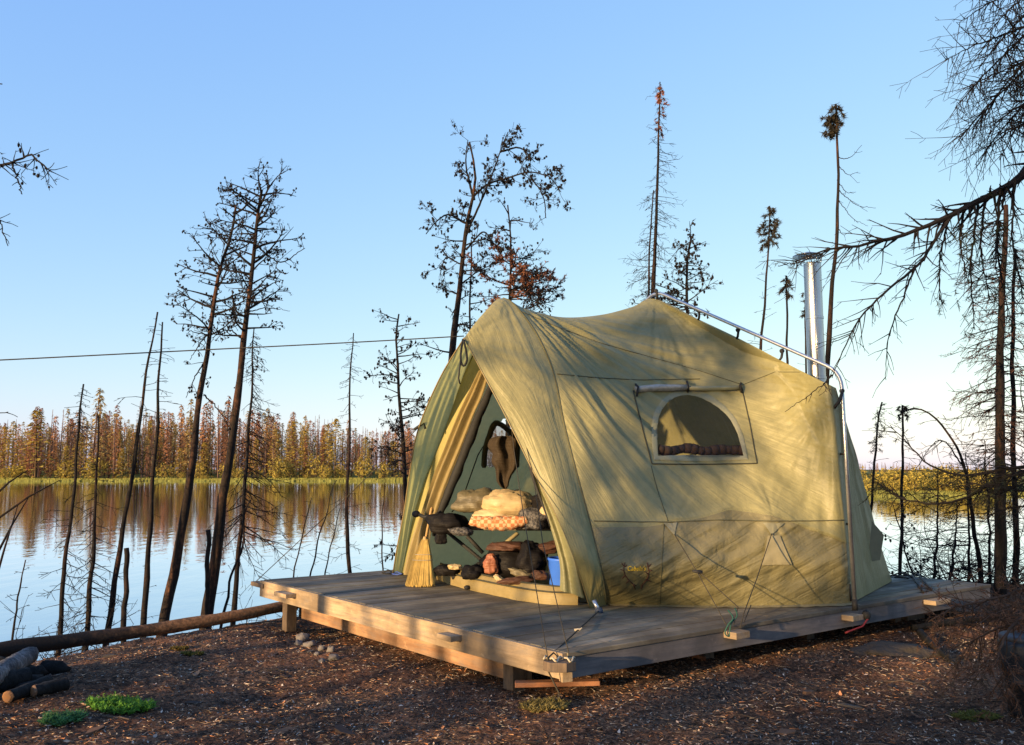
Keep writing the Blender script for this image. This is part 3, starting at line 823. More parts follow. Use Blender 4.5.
mb = MB(); mb.tube([tieL + V((-.06, 0, -.03)), tieL + V((.05, .02, .05)), tieL + V((.07, .02, -.02))], .016, 6); mb.build('strap', M_STRAP, tent)
# pegs and loops on the deck
def loop(px, py, s=1.0, mat=M_STRAP):
    c = P(px, py, ZD + .006); mb = MB()
    mb.tube([c + V((-.08, .02, .0)) * s, c + V((0, 0, .035)) * s, c + V((.09, -.05, 0)) * s, c + V((.02, -.06, .0)) * s, c + V((-.06, -.03, .0)) * s], .010, 6)
    mb.build('peg_strap', mat, tent)
loop(388, 573); loop(397, 574, .8, mat_simple('blue_tape', (.08, .14, .45), (.07, .12, .4), .6, 20)); loop(900, 577, 1.5); loop(908, 575, 1.3)
mb = MB(); p0 = Q(893, 575, 9.95)
mb.tube([Q(893, 575, 9.9), P(908, 578, ZD + .01)], .012, 5); mb.tube([P(912, 575, ZD + .02), P(923, 592, ZD + .01)], .012, 5); mb.tube([P(918, 574, ZD + .02), P(931, 590, ZD + .01)], .012, 5); mb.build('guy_strap', M_STRAP, tent)
mb = MB(); cp = D(-.08, uv_of(852, 608)[1] + .0, ZD - .07)
mb.tube([cp + V((.12, .05, .03)), cp + V((.15, .03, -.02)), cp + V((.06, -.03, -.09)), cp + V((-.08, -.06, -.13)), cp + V((-.12, -.08, -.14))], .009, 6); mb.build('rope_knot', M_ROPER, tent)
mb = MB(); mb.blob(cp + V((.13, .04, .0)), .045, .04, .05); mb.build('toggle', M_STRAP, tent)
# vent flap on the rear side
mb = MB(); 
for a, b, c_, d_ in (((872, 521), (884, 535), (880, 560), (868, 562)),):
    qs = [Q(x, y, 9.35) for x, y in (a, b, c_, d_)]
    mb.quad(*qs)
mb.build('vent_cover', M_PATCH, tent)

# stove pipe
sp = thing('stove_pipe', Q(816, 400, 10.2), 'shiny steel stove pipe with spark arrestor rising behind the tent ridge', 'stove pipe')
b0 = Q(819, 430, 10.2); t0 = Q(816.5, 264, 10.2); t0.x = b0.x; t0.y = b0.y
rr = 8.6 / 850 * 10.2
mb = MB(); hgt = t0.z - b0.z
prof = [(rr, 0), (rr, hgt*.3 - .004), (rr + .006, hgt*.3), (rr + .006, hgt*.3 + .03), (rr, hgt*.3 + .034), (rr, hgt * .66), (rr + .006, hgt*.66 + .004), (rr + .006, hgt*.66 + .03), (rr, hgt*.66 + .034), (rr, hgt), (rr - .012, hgt), (rr - .012, hgt - .2)]
mb.lathe(b0, prof, 36); 
so = mb.build('flue', M_STEEL, sp); md = so.modifiers.new('e', 'EDGE_SPLIT')
mb = MB(); mb.tube([b0 + V((-rr * .2, -rr, .05)), b0 + V((-rr * .2, -rr, hgt - .02))], .007, 4); mb.build('flue_seam', M_STEEL, so)
mb = MB(); tc = V((b0.x - .02, b0.y, t0.z))
for i in range(14):
    a = 2*math.pi*i/14; mb.tube([tc + V((math.cos(a) * rr * 1.15, math.sin(a) * rr * 1.15, -.01)), tc + V((math.cos(a) * rr * 1.35, math.sin(a) * rr * 1.35, .10))], .003, 4)
for z, k in ((.0, 1.15), (.05, 1.25), (.10, 1.35)): 
    mb.tube([tc + V((math.cos(a*.3926) * rr * k, math.sin(a*.3926) * rr * k, z)) for a in range(17)], .003, 4)
mb.build('spark_arrestor', M_STEEL, so)
mb = MB(); mb.lathe(tc + V((-.03, 0, .10)), [(0, .055), (rr * .8, .03), (rr * 1.75, 0), (rr * 1.75, -.006), (0, .03)], 28); mb.build('rain_cap', M_STEEL, so)

# ------------------------------------------------------------ things inside the door
M_TAN = mat_fabric('tan_bag_cloth', (.36, .27, .14), (.46, .345, .19), .0, .8)
M_DKOL = mat_fabric('dark_olive_cloth', (.10, .085, .045), (.15, .12, .07), .0, .8)
M_BLK = mat_fabric('black_cloth', (.006, .006, .007), (.014, .012, .012), .0, 1, .08)
M_BRN = mat_fabric('brown_cloth', (.045, .022, .015), (.09, .042, .026), .0, 1.3, .2)
YC = 9.9
def ctr(px, py, y=YC): return Q(px, py, y)
cot = thing('camp_cot', P(500, 576, ZD), 'camp cot on crossed legs just inside the tent door, loaded with bedding', 'cot')
mb = MB()
a, b = ctr(436, 530, 9.9), ctr(560, 531, 9.5)
mb.box(a, b - a, V((.35, .6, 0)), V((0, 0, .05))); mb.build('cot_bed', M_DKOL, cot, False, .012)
mb = MB(); mb.tube([ctr(446, 531, 9.75), ctr(484, 562, 9.8), ctr(500, 580, 9.8)], .02, 8, None); mb.tube([ctr(467, 536, 9.7), ctr(483, 553, 9.7)], .022, 8); mb.build('leg', M_STRAP, cot)
mb = MB(); mb.tube([ctr(518, 533, 9.6), ctr(484, 561, 9.65)], .024, 8); mb.build('leg', mat_simple('pale_tube', (.35, .30, .17), (.28, .24, .14), .4, 9), cot)
mb = MB(); mb.tube([ctr(486, 560, 9.65), ctr(452, 578, 9.7)], .02, 8); mb.build('leg', M_STRAP, cot)
sl = thing('sleeping_bag', ctr(505, 528, 9.5), 'tan sleeping bag and pillow heaped on the cot in the sun', 'bedding')
def lump(name, px, py, w, h, y, mat, parent=None, label=None, cat=None, seed=1, dep=None, tilt=0, group=None, rough=.28, nu=40, nv=24):
    c = Q(px, py, y); s = y / 850
    rx, rz = w/2 * s, h/2 * s; ry = dep or min(rx, rz * 1.4)
    mb = MB(); n = len(mb.v)
    mb.blob(c, rx, ry, rz, None, nu, nv, rough, seed, Matrix.Rotation(tilt, 3, 'Y'))
    # folds, and a flattened underside
    for i in range(len(mb.v)):
        p = mb.v[i]; d = p - c
        k = 1 + .10 * nz(d * (3 / max(rx, rz) ** 1), 1.0, seed * 2.3) + .05 * nz(d * (8 / max(rx, rz)), 1, seed)
        k -= .16 * abs(nz(d * (4.5 / max(rx, rz)), 1.0, seed * 1.3)) - .03 + .07 * abs(nz(d * (10 / max(rx, rz)), 1.0, seed * 3.1))
        d = d * k
        if d.z < -rz * .62: d.z = -rz * .62 + (d.z + rz * .62) * .2
        mb.v[i] = c + d
    mb.st = [(p.x * 3, p.z * 3, p.y * 3) for p in mb.v]
    o = mb.build(name, mat, parent)
    if label: recenter(o); tag(o, label, cat, group)
    return o
lump('pillow', 510, 505, 56, 30, 9.45, M_TAN, sl, seed=3, dep=.28, tilt=.05, rough=.12)
lump('bag_roll', 498, 515, 50, 15, 9.4, M_TAN, sl, seed=8, dep=.2, rough=.15)
lump('stuff_sack', 476, 503, 46, 26, 9.6, M_DKOL, sl, seed=5, dep=.22, tilt=-.15)
t = NT('plaid_flannel'); g = t.coord()
ch = t.n('ShaderNodeTexChecker'); ch.inputs['Scale'].default_value = 26; t.l(t.mapping(g, (1, 1, 1), (0, 0, .3)), ch.inputs['Vector'])
ch.inputs['Color1'].default_value = (.42, .15, .06, 1); ch.inputs['Color2'].default_value = (.50, .34, .20, 1)
M_PLAID = t.done(t.bsdf(ch.outputs['Color'], .85, t.bump(t.noise(g, 30), .4, .01)))
t = NT('grey_plaid_flannel'); g = t.coord()
ch = t.n('ShaderNodeTexChecker'); ch.inputs['Scale'].default_value = 34; t.l(t.mapping(g, (1, 1, 1), (0, .4, .3)), ch.inputs['Vector'])
ch.inputs['Color1'].default_value = (.03, .03, .035, 1); ch.inputs['Color2'].default_value = (.09, .085, .085, 1)
M_PLAIDG = t.done(t.bsdf(ch.outputs['Color'], .85, t.bump(t.noise(g, 30), .4, .01)))
mb = MB()
mb.tube([Q(470 + i * 2.05, 520.5 + 3.0 * math.sin(math.pi * i/28) + .5 * math.sin(i * 1.3), 9.12) for i in range(29)], [.02 + .055 * math.sin(math.pi * (i + 2)/32) ** .5 for i in range(29)], 12, None, True, .25, 4)
mb.build('plaid_edge', M_PLAID, sl)
lump('plaid_shirt', 535, 520, 36, 26, 9.25, M_PLAIDG, None, 'crumpled dark plaid shirt lying at the right end of the cot', 'shirt', 4, .2)
lump('fleece_jacket', 548, 508, 34, 36, 9.3, M_BLK, None, 'dark fleece jacket piled behind the plaid shirt', 'jacket', 9, .16, .5)
lump('fur_hat', 545, 512, 10, 18, 9.12, M_TAN, None, 'small pale furry hat on the dark jacket', 'hat', 19, .06, .3)
j = lump('dark_coat', 448, 525, 42, 24, 9.65, M_BLK, None, 'black coat draped over the left end of the cot', 'coat', 14, .18, .15)
lump('glove', 441, 538, 12, 18, 9.6, M_BLK, None, 'dark glove hanging below the black coat', 'glove', 16, .05)
lump('camp_boot', 447, 571, 26, 13, 9.7, M_BLK, None, 'dark boot lying at the left end of the door sill', 'boot', 22, .10, .2)
lump('knit_hat', 455, 567, 14, 7, 9.6, M_TAN, None, 'small pale knit hat resting on the dark boot', 'hat', 23, .06)
mb = MB()
dz = lump('duffel_bag', 515, 563, 66, 38, 9.35, M_BLK, None, 'large black duffel bag on the tent floor under the cot', 'bag', 31, .28, 0, None, .1)
lump('orange_pouch', 491, 566, 15, 22, 9.1, mat_fabric('orange_leather', (.20, .07, .035), (.28, .10, .05), 0, 1), None, 'small rust orange pouch in front of the black duffel', 'pouch', 33, .06)
lump('leather_shoe', 517, 581, 34, 9, 8.75, M_BRN, None, 'brown leather shoe lying just behind the door sill', 'shoe', 41, .06, -.1)
lump('trail_shoe', 546, 549, 40, 13, 9.0, M_BRN, None, 'brown and grey shoe on top of the black duffel', 'shoe', 42, .10, -.25)
lump('pale_rag', 499, 579, 12, 6, 8.85, M_TAN, None, 'little pale rag beside the brown leather shoe', 'cloth', 43, .04, .6)
mb = MB(); c = Q(563.5, 577, 8.75); c.z = ZD + .02
mb.lathe(c, [(0, 0), (.13, 0), (.14, .02), (.15, .36), (.16, .37), (.16, .39), (.14, .39), (.135, .05)], 24); o = mb.build('blue_bucket', mat_simple('blue_plastic', (.04, .14, .62), (.035, .12, .55), .4, 9), None); recenter(o); tag(o, 'bright blue plastic bucket at the right side of the tent doorway', 'bucket')
lump('rucksack', 531, 560, 30, 36, 9.0, M_BLK, None, 'black rucksack slumped at the right end of the duffel bag', 'rucksack', 51, .18, .1)
lump('folded_blanket', 509, 547, 40, 11, 9.15, M_BRN, None, 'folded brown blanket lying along the top of the duffel bag', 'blanket', 52, .16)
lump('stuff_bag', 473, 573, 24, 17, 9.35, M_BLK, None, 'black stuff bag on the tent floor under the left cot leg', 'bag', 53, .12)
lump('shoulder_strap', 522, 574, 26, 9, 8.85, M_DKOL, None, 'dark olive padded strap lying above the brown shoe', 'strap', 54, .05, .3)
lump('brown_mitt', 540, 576, 16, 11, 8.7, M_BRN, None, 'brown mitt beside the blue bucket', 'mitt', 55, .05, .2)
lump('red_checked_cap', 560, 516, 14, 14, 9.05, M_PLAID, None, 'orange checked cap at the right end of the pile of clothes', 'cap', 56, .06, .5)
lump('scarf', 462, 532, 24, 10, 9.5, M_PLAIDG, None, 'dark chequered scarf between the black coat and the bedding', 'scarf', 57, .1, .1)
# hanging brown garment
mb = MB()
hp = [(499, 440, 10), (506, 452, 17), (504, 465, 27), (503, 475, 28), (502, 482, 20), (501, 487, 13)]
hpx = [(504, 436, 14), (503, 439, 27), (502, 446, 30), (505, 454, 25), (505, 462, 28), (506, 469, 21), (504, 475, 16), (503, 481, 13), (504, 486, 9), (505, 489, 3)]
for i in range(len(hpx)-1): pass
def hang(u, v):
    k = v * (len(hpx)-1); i = min(int(k), len(hpx)-2); t_ = k - i
    x = lerp(hpx[i][0], hpx[i+1][0], t_); y = lerp(hpx[i][1], hpx[i+1][1], t_); w_ = lerp(hpx[i][2], hpx[i+1][2], t_)
    a = u * 2 * math.pi
    return Q(x + math.cos(a) * w_/2, y, 9.3 + .06 * math.sin(a) + .03 * math.sin(a * 4 + v * 2) + .015 * math.sin(a * 7 - v * 5))
o, _ = grid('hanging_towel', hang, 32, 30, mat_fabric('brown_towel', (.03, .022, .014), (.045, .032, .02), 0, 1.2, .1), None); recenter(o); tag(o, 'dark brown towel hanging in the door opening above the bedding', 'towel')

# broom
br = thing('straw_broom', P(419, 588, ZD), 'yellow straw broom standing bristles down against the door curtain', 'broom')
yb = P(419, 587, ZD).y
mb = MB(); rb = random.Random(4)
M_STRAW = mat_col('straw', .8, .15)
cA = Q(425, 541, yb + .18); cB = V((Q(419, 587, yb).x, yb, ZD + .005))
for i in range(520):
    a = rb.uniform(0, 2*math.pi); r = rb.random() ** .5
    x, y = math.cos(a) * r, math.sin(a) * r
    s0 = cA + V((x * .035, y * .025, .02))
    mid = lerp(cA, cB, .35) + V((x * .10, y * .045, 0))
    e = cB + V((x * .165 + .012, y * .075, rb.uniform(0, .03)))
    k = rb.uniform(.75, 1.15); col = (.62 * k, .43 * k, .13 * k)
    w_ = V((.0045, .001, 0))
    mb.quad(s0 - w_, s0 + w_, mid + w_, mid - w_, col); mb.quad(mid - w_, mid + w_, e + w_, e - w_, col)
mb.build('bristles', M_STRAW, br, False)
mb = MB(); 
for k in (.12, .30, .42):
    c = lerp(cA, cB, k); s_ = lerp(.04, .125, min(1, k * 2.1))
    mb.tube([c + V((math.cos(a * .3927) * s_, math.sin(a * .3927) * s_ * .48, 0)) for a in range(17)], .004, 4)
mb.build('stitching', M_ROPEP, br)
mb = MB(); mb.tube([cA + Z_ * -.02, Q(432, 505, yb + .3), Q(441, 458, yb + .48)], .014, 10); mb.tube([cA - Z_ * .04, cA + Z_ * .05], [.045, .018], 12); mb.build('handle', mat_simple('broom_handle', (.55, .36, .15), (.48, .30, .12), .5, 9), br)

# overhead line
mb = MB(); pts = [TT + V((0, 0, .02)), Q(350, 342.5, 8.2), Q(170, 351.5, 7.8), Q(0, 360, 7.4), Q(-160, 367, 7.1)]
pf_ = polyf(pts); mb.tube([pf_(i/40) for i in range(41)], .006, 5); o = mb.build('ridge_rope', M_ROPE); recenter(o); tag(o, 'dark rope strung across the sky from the tent awning to the left', 'rope')

# ------------------------------------------------------------ trees
M_BARK = mat_bark('charred_bark', (.007, .006, .006), (.014, .010, .009), (.07, .03, .018))
M_BARK2 = mat_bark('brown_bark', (.010, .008, .008), (.028, .017, .012), (.16, .065, .033))
M_TWIG = mat_col('twigs_and_needles', .9, .1)
DK = (.012, .010, .010); BR = (.055, .035, .026)
def jit(c, r, k=.35): 
    q = 1 + r.uniform(-k, k); return (c[0]*q, c[1]*q, c[2]*q)
def curve(p, d, L, nseg, r, kink, grav, rise=0):
    pts = [p.copy()]; d = d.normalized()
    for i in range(nseg):
        d = d + V((r.uniform(-1, 1), r.uniform(-1, 1), r.uniform(-1, 1))) * kink + Z_ * (grav + rise * i / nseg)
        d.normalize(); p = p + d * (L / nseg); pts.append(p.copy())
    return pts
def tuft(mb, p, d, r, col, size=.06, n=7, wd=.004):
    for i in range(n):
        q = (d * .8 + V((r.uniform(-1, 1), r.uniform(-1, 1), r.uniform(-1, 1)))).normalized() * size * r.uniform(.6, 1.1)
        s = V((r.uniform(-1, 1), r.uniform(-1, 1), r.uniform(-1, 1))).normalized() * wd
        b = p + d * r.uniform(-.04, .02)
        mb.tri(b - s, b + s, b + q, jit(col, r))
def cone(mb, p, r, col, s=.02):
    s *= .62
    if r.random() < .55:
        tuft(mb, p, V((r.uniform(-1,1), r.uniform(-1,1), r.uniform(-1,1))).normalized(), r, col, s * 3.2, 5, s * .32); return
    mb.blob(p, s * r.uniform(.7, 1.2), s * r.uniform(.7, 1.2), s * r.uniform(.9, 1.6), jit(col, r), 5, 3, .3, r.random() * 9)
def bough(mb, p, d, L, rad, r, st, lvl=0):
    n = max(3, int(L / .13)) if lvl == 0 else max(2, int(L / .12))
    n = min(n, 9)
    pts = curve(p, d, L, n, r, st.get('kink', .12), st.get('grav', -.03), st.get('rise', .0))
    rr = [max(st.get('rmin', .0022), rad * (1 - .8 * i / n)) for i in range(n + 1)]
    mb.tube(pts, rr, 4 if (lvl == 0 and rad > .008) else 3, jit(st.get('wood', DK), r), False)
    if lvl < st.get('lvl', 2):
        m = int(L * st.get('dens', (9, 8, 6))[lvl] * r.uniform(.7, 1.3))
        for k in range(m):
            t = r.uniform(.15 if lvl else .25, 1.0) * n; i = min(int(t), n - 1)
            q = lerp(pts[i], pts[i+1], t - i); dd = (pts[i+1] - pts[i]).normalized()
            side = V((r.uniform(-1, 1), r.uniform(-1, 1), r.uniform(-1, 1) + st.get('subz', -.2)))
            side = (side - dd * side.dot(dd)).normalized()
            nd = (dd * st.get('fwd', .8) + side * st.get('spread', .8)).normalized()
            bough(mb, q, nd, L * r.uniform(.22, .5) * (1 - .35 * t / n), rad * .45, r, st, lvl + 1)
    cl = st.get('clump')
    if cl == 'cone' and lvl >= 1:
        for i in range(1, n + 1):
            if r.random() < st.get('cprob', .5): cone(mb, pts[i] + V((r.uniform(-1,1), r.uniform(-1,1), r.uniform(-1,1))) * .012, r, st.get('ccol', DK), st.get('csize', .02))
    elif cl == 'needle' and lvl >= 1:
        for i in range(0, n + 1):
            if r.random() < st.get('cprob', .6): tuft(mb, pts[i], (pts[min(i+1, n)] - pts[max(i-1, 0)]).normalized(), r, st.get('ccol', BR), st.get('nsize', .07), st.get('nn', 7), st.get('nw', .004))
STY = {
 'spire': dict(z0=.35, z1=.99, n=60, L0=.50, L1=.08, el=-.25, lvl=1, dens=(14, 5), kink=.16, grav=-.05, rise=.06, rmin=.0028, rb=.007),
 'bushy': dict(z0=.25, z1=.98, n=95, L0=.75, L1=.15, el=-.35, lvl=2, dens=(11, 5, 3), kink=.15, grav=-.06, rise=.05, rmin=.0026, rb=.008),
 'sparse': dict(z0=.45, z1=.99, n=26, L0=.42, L1=.15, el=.1, lvl=1, dens=(8, 4), kink=.2, grav=-.02, rmin=.003, rb=.006),
 'pine': dict(z0=.55, z1=.99, n=30, L0=.95, L1=.5, el=.25, lvl=2, dens=(13, 10, 5), kink=.22, grav=.0, subz=.05, rmin=.0035, rb=.016, clump='cone', cprob=.58, csize=.023, spread=1.0),
 'pinedense': dict(z0=.35, z1=.99, n=42, L0=.75, L1=.45, el=.2, lvl=2, dens=(12, 10, 4), kink=.2, grav=.0, subz=.1, rmin=.0035, rb=.012, clump='cone', cprob=.7, csize=.03, spread=1.0),
 'tuftop': dict(z0=.88, z1=1.0, n=34, L0=.30, L1=.12, el=-.3, lvl=1, dens=(16, 6), kink=.15, grav=-.1, rmin=.004, rb=.008, clump='needle', cprob=.9, nsize=.09, nn=9, nw=.010, ccol=(.03, .026, .018)),
}
def make_tree(name, label, pix, r0, r1, styles, group=None, seed=1, bark=None, base_z=None, extra=None, cat='tree'):
    """pix: (px, py, y) from base to tip"""
    r = random.Random(seed); r0 *= .78
    pts = [Q(*q) for q in pix]
    b = pts[0]
    gz = ground(b.x, b.y) - .12
    if base_z is not None: gz = base_z
    dz_ = max(.2, pts[1].z - b.z); pts = [V((b.x + (b.x - pts[1].x) * (b.z - gz) / dz_, b.y, gz))] + ([b] if b.z > gz + .15 else []) + pts[1:]
    f = polyf(pts); n = 26
    path = []
    for i in range(n + 1):
        p = f(i / n); k = .03 * min(1, i/4)
        path.append(p + V((nz((i * .35, seed), 1, seed) * k, nz((i * .35, seed + 9), 1, seed) * k, 0)))
    root = thing(name, pts[0], label, cat, group)
    mt = MB(); mt.tube(path, [lerp(r0 * 1.15, r1, (i / n) ** .85) for i in range(n + 1)], 9, None, True, .25, seed)
    mt.build('trunk', bark or M_BARK, root)
    mc = MB()
    H = (pts[-1] - pts[0]).length
    for sn, ov in styles:
        st = dict(STY[sn]); st.update(ov)
        for k in range(st['n']):
            t_ = lerp(st['z0'], st['z1'], (k + r.random()) / st['n'])
            p = f(t_); a = r.uniform(0, 2*math.pi)
            if 'adir' in st: a = st['adir'] + r.uniform(-1, 1) * st.get('aspr', 1)
            el = st['el'] + r.uniform(-.3, .3) + st.get('eltop', 0) * (t_ - st['z0'])
            tt_ = (t_ - st['z0']) / (st['z1'] - st['z0'])
            L = lerp(st['L0'], st['L1'], tt_) * r.uniform(.45, 1.2)
            if 'shape' in st: L = st['L0'] * st['shape'](tt_) * r.uniform(.5, 1.15)
            d = V((math.cos(a) * math.cos(el), math.sin(a) * math.cos(el), math.sin(el)))
            bough(mc, p, d, L, st['rb'] * (.5 + L), r, st)
    if extra: extra(mc, mt, f, r)
    if mc.f: mc.build('crown', M_TWIG, root, False)
    return root
def bough_px(mb, pts, r0, r1, r, st, dens=14, Lr=(.15, .5), wood=DK, dirn=None):
    f = polyf([Q(*q) for q in pts]); n = 24
    path = [f(i/n) + V((nz((i*.5, 3)), nz((i*.5, 8)), nz((i*.5, 5)))) * .02 for i in range(n + 1)]
    mb.tube(path, [lerp(r0, r1, (i/n) ** .8) for i in range(n + 1)], 6, wood, False, .2)
    L = sum((b - a).length for a, b in zip(path, path[1:]))
    for k in range(int(L * dens)):
        t_ = r.uniform(.05, 1) * n; i = min(int(t_), n - 1)
        q = lerp(path[i], path[i+1], t_ - i); dd = (path[i+1] - path[i]).normalized()
        s_ = V((r.uniform(-1, 1), r.uniform(-1, 1), r.uniform(-1, 1) + st.get('subz', -.4))); s_ = (s_ - dd * s_.dot(dd)).normalized()
        bough(mb, q, (dd * st.get('fwd', .6) + s_ * st.get('spread', .8)).normalized(), r.uniform(*Lr), lerp(r0, r1, t_/n) * .3 + .003, r, st, 0)
    return path
G = 'burnt trees standing along the near shore'
make_tree('burnt_spruce', 'thin burnt spruce with small bushy top, leftmost of the tall shore trees', [(58, 640, 10.5), (66, 560, 10.5), (74, 500, 10.5), (78, 440, 10.5), (83, 384, 10.5)], .045, .01, [('spire', dict(L0=.42, z0=.3, n=55)), ('spire', dict(z0=.85, z1=.99, n=35, L0=.3, L1=.1))], G, 11)
make_tree('burnt_spruce', 'short burnt spruce covered in fine dark twigs right down its trunk', [(86, 640, 10.8), (92, 560, 10.8), (95, 500, 10.8), (98, 455, 10.8), (100, 416, 10.8)], .055, .008, [('bushy', dict(z0=.1, L0=.7, L1=.1, n=110))], G, 12)
make_tree('burnt_sapling', 'bare slender leaning tree with a bent twiggy tip beside a twin', [(106, 640, 11), (118, 560, 11), (130, 490, 11), (142, 410, 11), (150, 350, 11), (158, 312, 11)], .055, .010, [('sparse', dict(z0=.78, n=14, L0=.35)), ('sparse', dict(z0=.2, z1=.7, n=12, L0=.3))], G, 13)
make_tree('burnt_sapling', 'slim upright burnt tree with curled side twigs near its top', [(143, 640, 11.5), (148, 560, 11.5), (152, 490, 11.5), (158, 410, 11.5), (160, 360, 11.5), (163, 322, 11.5)], .06, .010, [('sparse', dict(z0=.6, n=34, L0=.45, grav=-.08)), ('sparse', dict(z0=.2, z1=.6, n=14, L0=.25))], G, 14)
def exE(mc, mt, f, r):
    p = Q(209, 345, 11.6); pts = [p, Q(214, 300, 11.62), Q(220, 262, 11.65), Q(226, 240, 11.7)]
    mt.tube(pts, [.035, .028, .02, .008], 7)
    st = dict(STY['pine']); 
    for k in range(9): bough(mc, lerp(pts[2], pts[3], r.random()) if k % 2 else lerp(pts[1], pts[2], r.random()), V((r.uniform(-1, .2), r.uniform(-.5, .5), r.uniform(-.1, .8))), r.uniform(.2, .45), .008, r, st)
    for (a, b) in (((212, 330), (190, 360)), ((206, 360), (186, 398)), ((210, 335), (186, 330)), ((204, 395), (228, 425))):
        bough_px(mc, [(a[0], a[1], 11.6), (lerp(a[0], b[0], .5), lerp(a[1], b[1], .4), 11.5), (b[0], b[1], 11.4)], .012, .004, r, st, 10, (.1, .3))
make_tree('burnt_pine', 'tall leaning burnt pine with rusty lower trunk and a forked second stem', [(162, 632, 11.6), (176, 560, 11.6), (189, 480, 11.6), (200, 400, 11.6), (210, 330, 11.6), (220, 270, 11.6), (231, 235, 11.6), (236, 205, 11.6)], .095, .014, [('pine', dict(z0=.72, n=24, L0=.7, L1=.55))], G, 15, M_BARK2, None, exE)
def exF(mc, mt, f, r):
    st = dict(STY['pine'])
    bough_px(mc, [(249, 312, 12.2), (266, 308, 12.2), (290, 311, 12.2)], .010, .003, r, st, 3, (.05, .12))
    bough_px(mc, [(256, 245, 12.2), (280, 262, 12.1), (305, 248, 12)], .016, .005, r, st, 12, (.12, .35))
    bough_px(mc, [(244, 340, 12.2), (228, 330, 12.2), (212, 338, 12)], .014, .005, r, st, 8, (.1, .3))
    bough_px(mc, [(250, 290, 12.2), (236, 270, 12.1), (222, 268, 12)], .014, .005, r, st, 10, (.1, .3))
make_tree('burnt_pine', 'thickest tall burnt pine left of the tent with wide spreading crown', [(205, 632, 12.2), (215, 560, 12.2), (226, 480, 12.2), (236, 410, 12.2), (244, 340, 12.2), (250, 285, 12.2), (256, 235, 12.2), (262, 190, 12.2)], .115, .018, [('pine', dict(z0=.70, n=38, L0=.75, L1=.65, eltop=.8)), ('pine', dict(z0=.9, n=10, L0=.6, el=.5))], G, 16, M_BARK2, None, exF)
make_tree('burnt_spruce', 'dark spruce with drooping fan of fine twigs close to the thick pine', [(233, 620, 12.6), (240, 540, 12.6), (246, 470, 12.6), (251, 400, 12.6), (254, 328, 12.6)], .06, .008, [('bushy', dict(z0=.42, n=105, L0=.85, L1=.2, el=-.45, adir=-.2, aspr=2.2)), ('spire', dict(z0=.86, n=34, L0=.28, clump='cone', cprob=.6))], G, 17)
make_tree('tree_stub', 'short broken charred stub between two slender trees', [(124, 628, 10.6), (126, 590, 10.6), (127, 548, 10.6)], .038, .03, [], G, 18, cat='tree stump')
make_tree('tree_stub', 'short charred stub standing against the thick leaning pine', [(206, 628, 11.9), (208, 580, 11.9), (208, 530, 11.9)], .036, .03, [], G, 19, cat='tree stump')
make_tree('burnt_sapling', 'slender charred pole tree between two pines', [(220, 630, 12.4), (232, 575, 12.4), (243, 545, 12.4), (244, 520, 12.4), (250, 500, 12.4)], .03, .012, [('sparse', dict(z0=.3, n=8, L0=.35))], G, 20)
make_tree('burnt_sapling', 'straight dark sapling rising behind the far left corner of the platform', [(352, 600, 14), (348, 560, 14), (347, 520, 14), (349, 450, 14), (350, 390, 14), (353, 333, 14)], .055, .008, [('spire', dict(z0=.35, n=60, L0=.42, L1=.14)), ('spire', dict(z0=.86, n=24, L0=.25))], G, 21)
make_tree('burnt_pine', 'small burnt pine with rounded cone-dotted crown left of the tent', [(408, 560, 14.5), (405, 500, 14.5), (404, 450, 14.5), (400, 400, 14.5), (397, 350, 14.5), (399, 314, 14.5)], .08, .014, [('pinedense', dict(z0=.52, n=46, L0=.72, L1=.38, csize=.03)), ('pinedense', dict(z0=.2, z1=.5, n=9, L0=.7, cprob=.3))], G, 22)
for i, (px, base, tx, ty, Y_) in enumerate(((305, 600, 336, 480, 13), (322, 600, 340, 508, 13.4), (384, 600, 385, 470, 15), (12, 645, 26, 560, 9.5), (290, 600, 312, 498, 13.2))):
    lab = ['thin leaning bare stem just above the platform corner', 'shorter bare stem beside the leaning one above the platform', 'spindly dark stem in front of the lake beside the tent wing', 'low dead sapling at the far left shore', 'crooked thin stem left of the platform stems'][i]
    make_tree('dead_sapling', lab, [(px, base, Y_), (lerp(px, tx, .5) - 2, lerp(base, ty, .5), Y_), (tx, ty, Y_)], .024, .006, [('sparse', dict(z0=.2, n=16, L0=.4, kink=.3))], 'thin dead stems at the waterline', 30 + i)
# behind the tent
def exM(mc, mt, f, r):
    st = dict(STY['pine']); st.update(cprob=.8, csize=.034, dens=(15, 11, 6), kink=.25)
    for pts, r0 in (([(466, 235, 15), (478, 208, 15), (490, 180, 15), (499, 155, 15), (508, 132, 15)], .028),
                    ([(474, 196, 15), (488, 184, 15), (508, 178, 15), (530, 172, 14.8), (550, 178, 14.7), (561, 192, 14.6)], .022),
                    ([(468, 225, 15), (450, 215, 15), (438, 220, 14.8), (426, 234, 14.6)], .025),
                    ([(474, 200, 15), (466, 165, 15), (468, 140, 15)], .03),
                    ([(500, 152, 15), (520, 148, 15), (535, 162, 15)], .022),
                    ([(530, 176, 14.8), (543, 196, 14.7), (546, 218, 14.6)], .016),
                    ([(466, 250, 15), (484, 232, 14.9), (496, 252, 14.8)], .02),
                    ([(462, 265, 15), (446, 258, 15), (440, 275, 15)], .016),
                    ([(460, 285, 15), (480, 270, 15), (500, 262, 15)], .016)):
        bough_px(mc, pts, r0, .008, r, st, 13, (.15, .5))
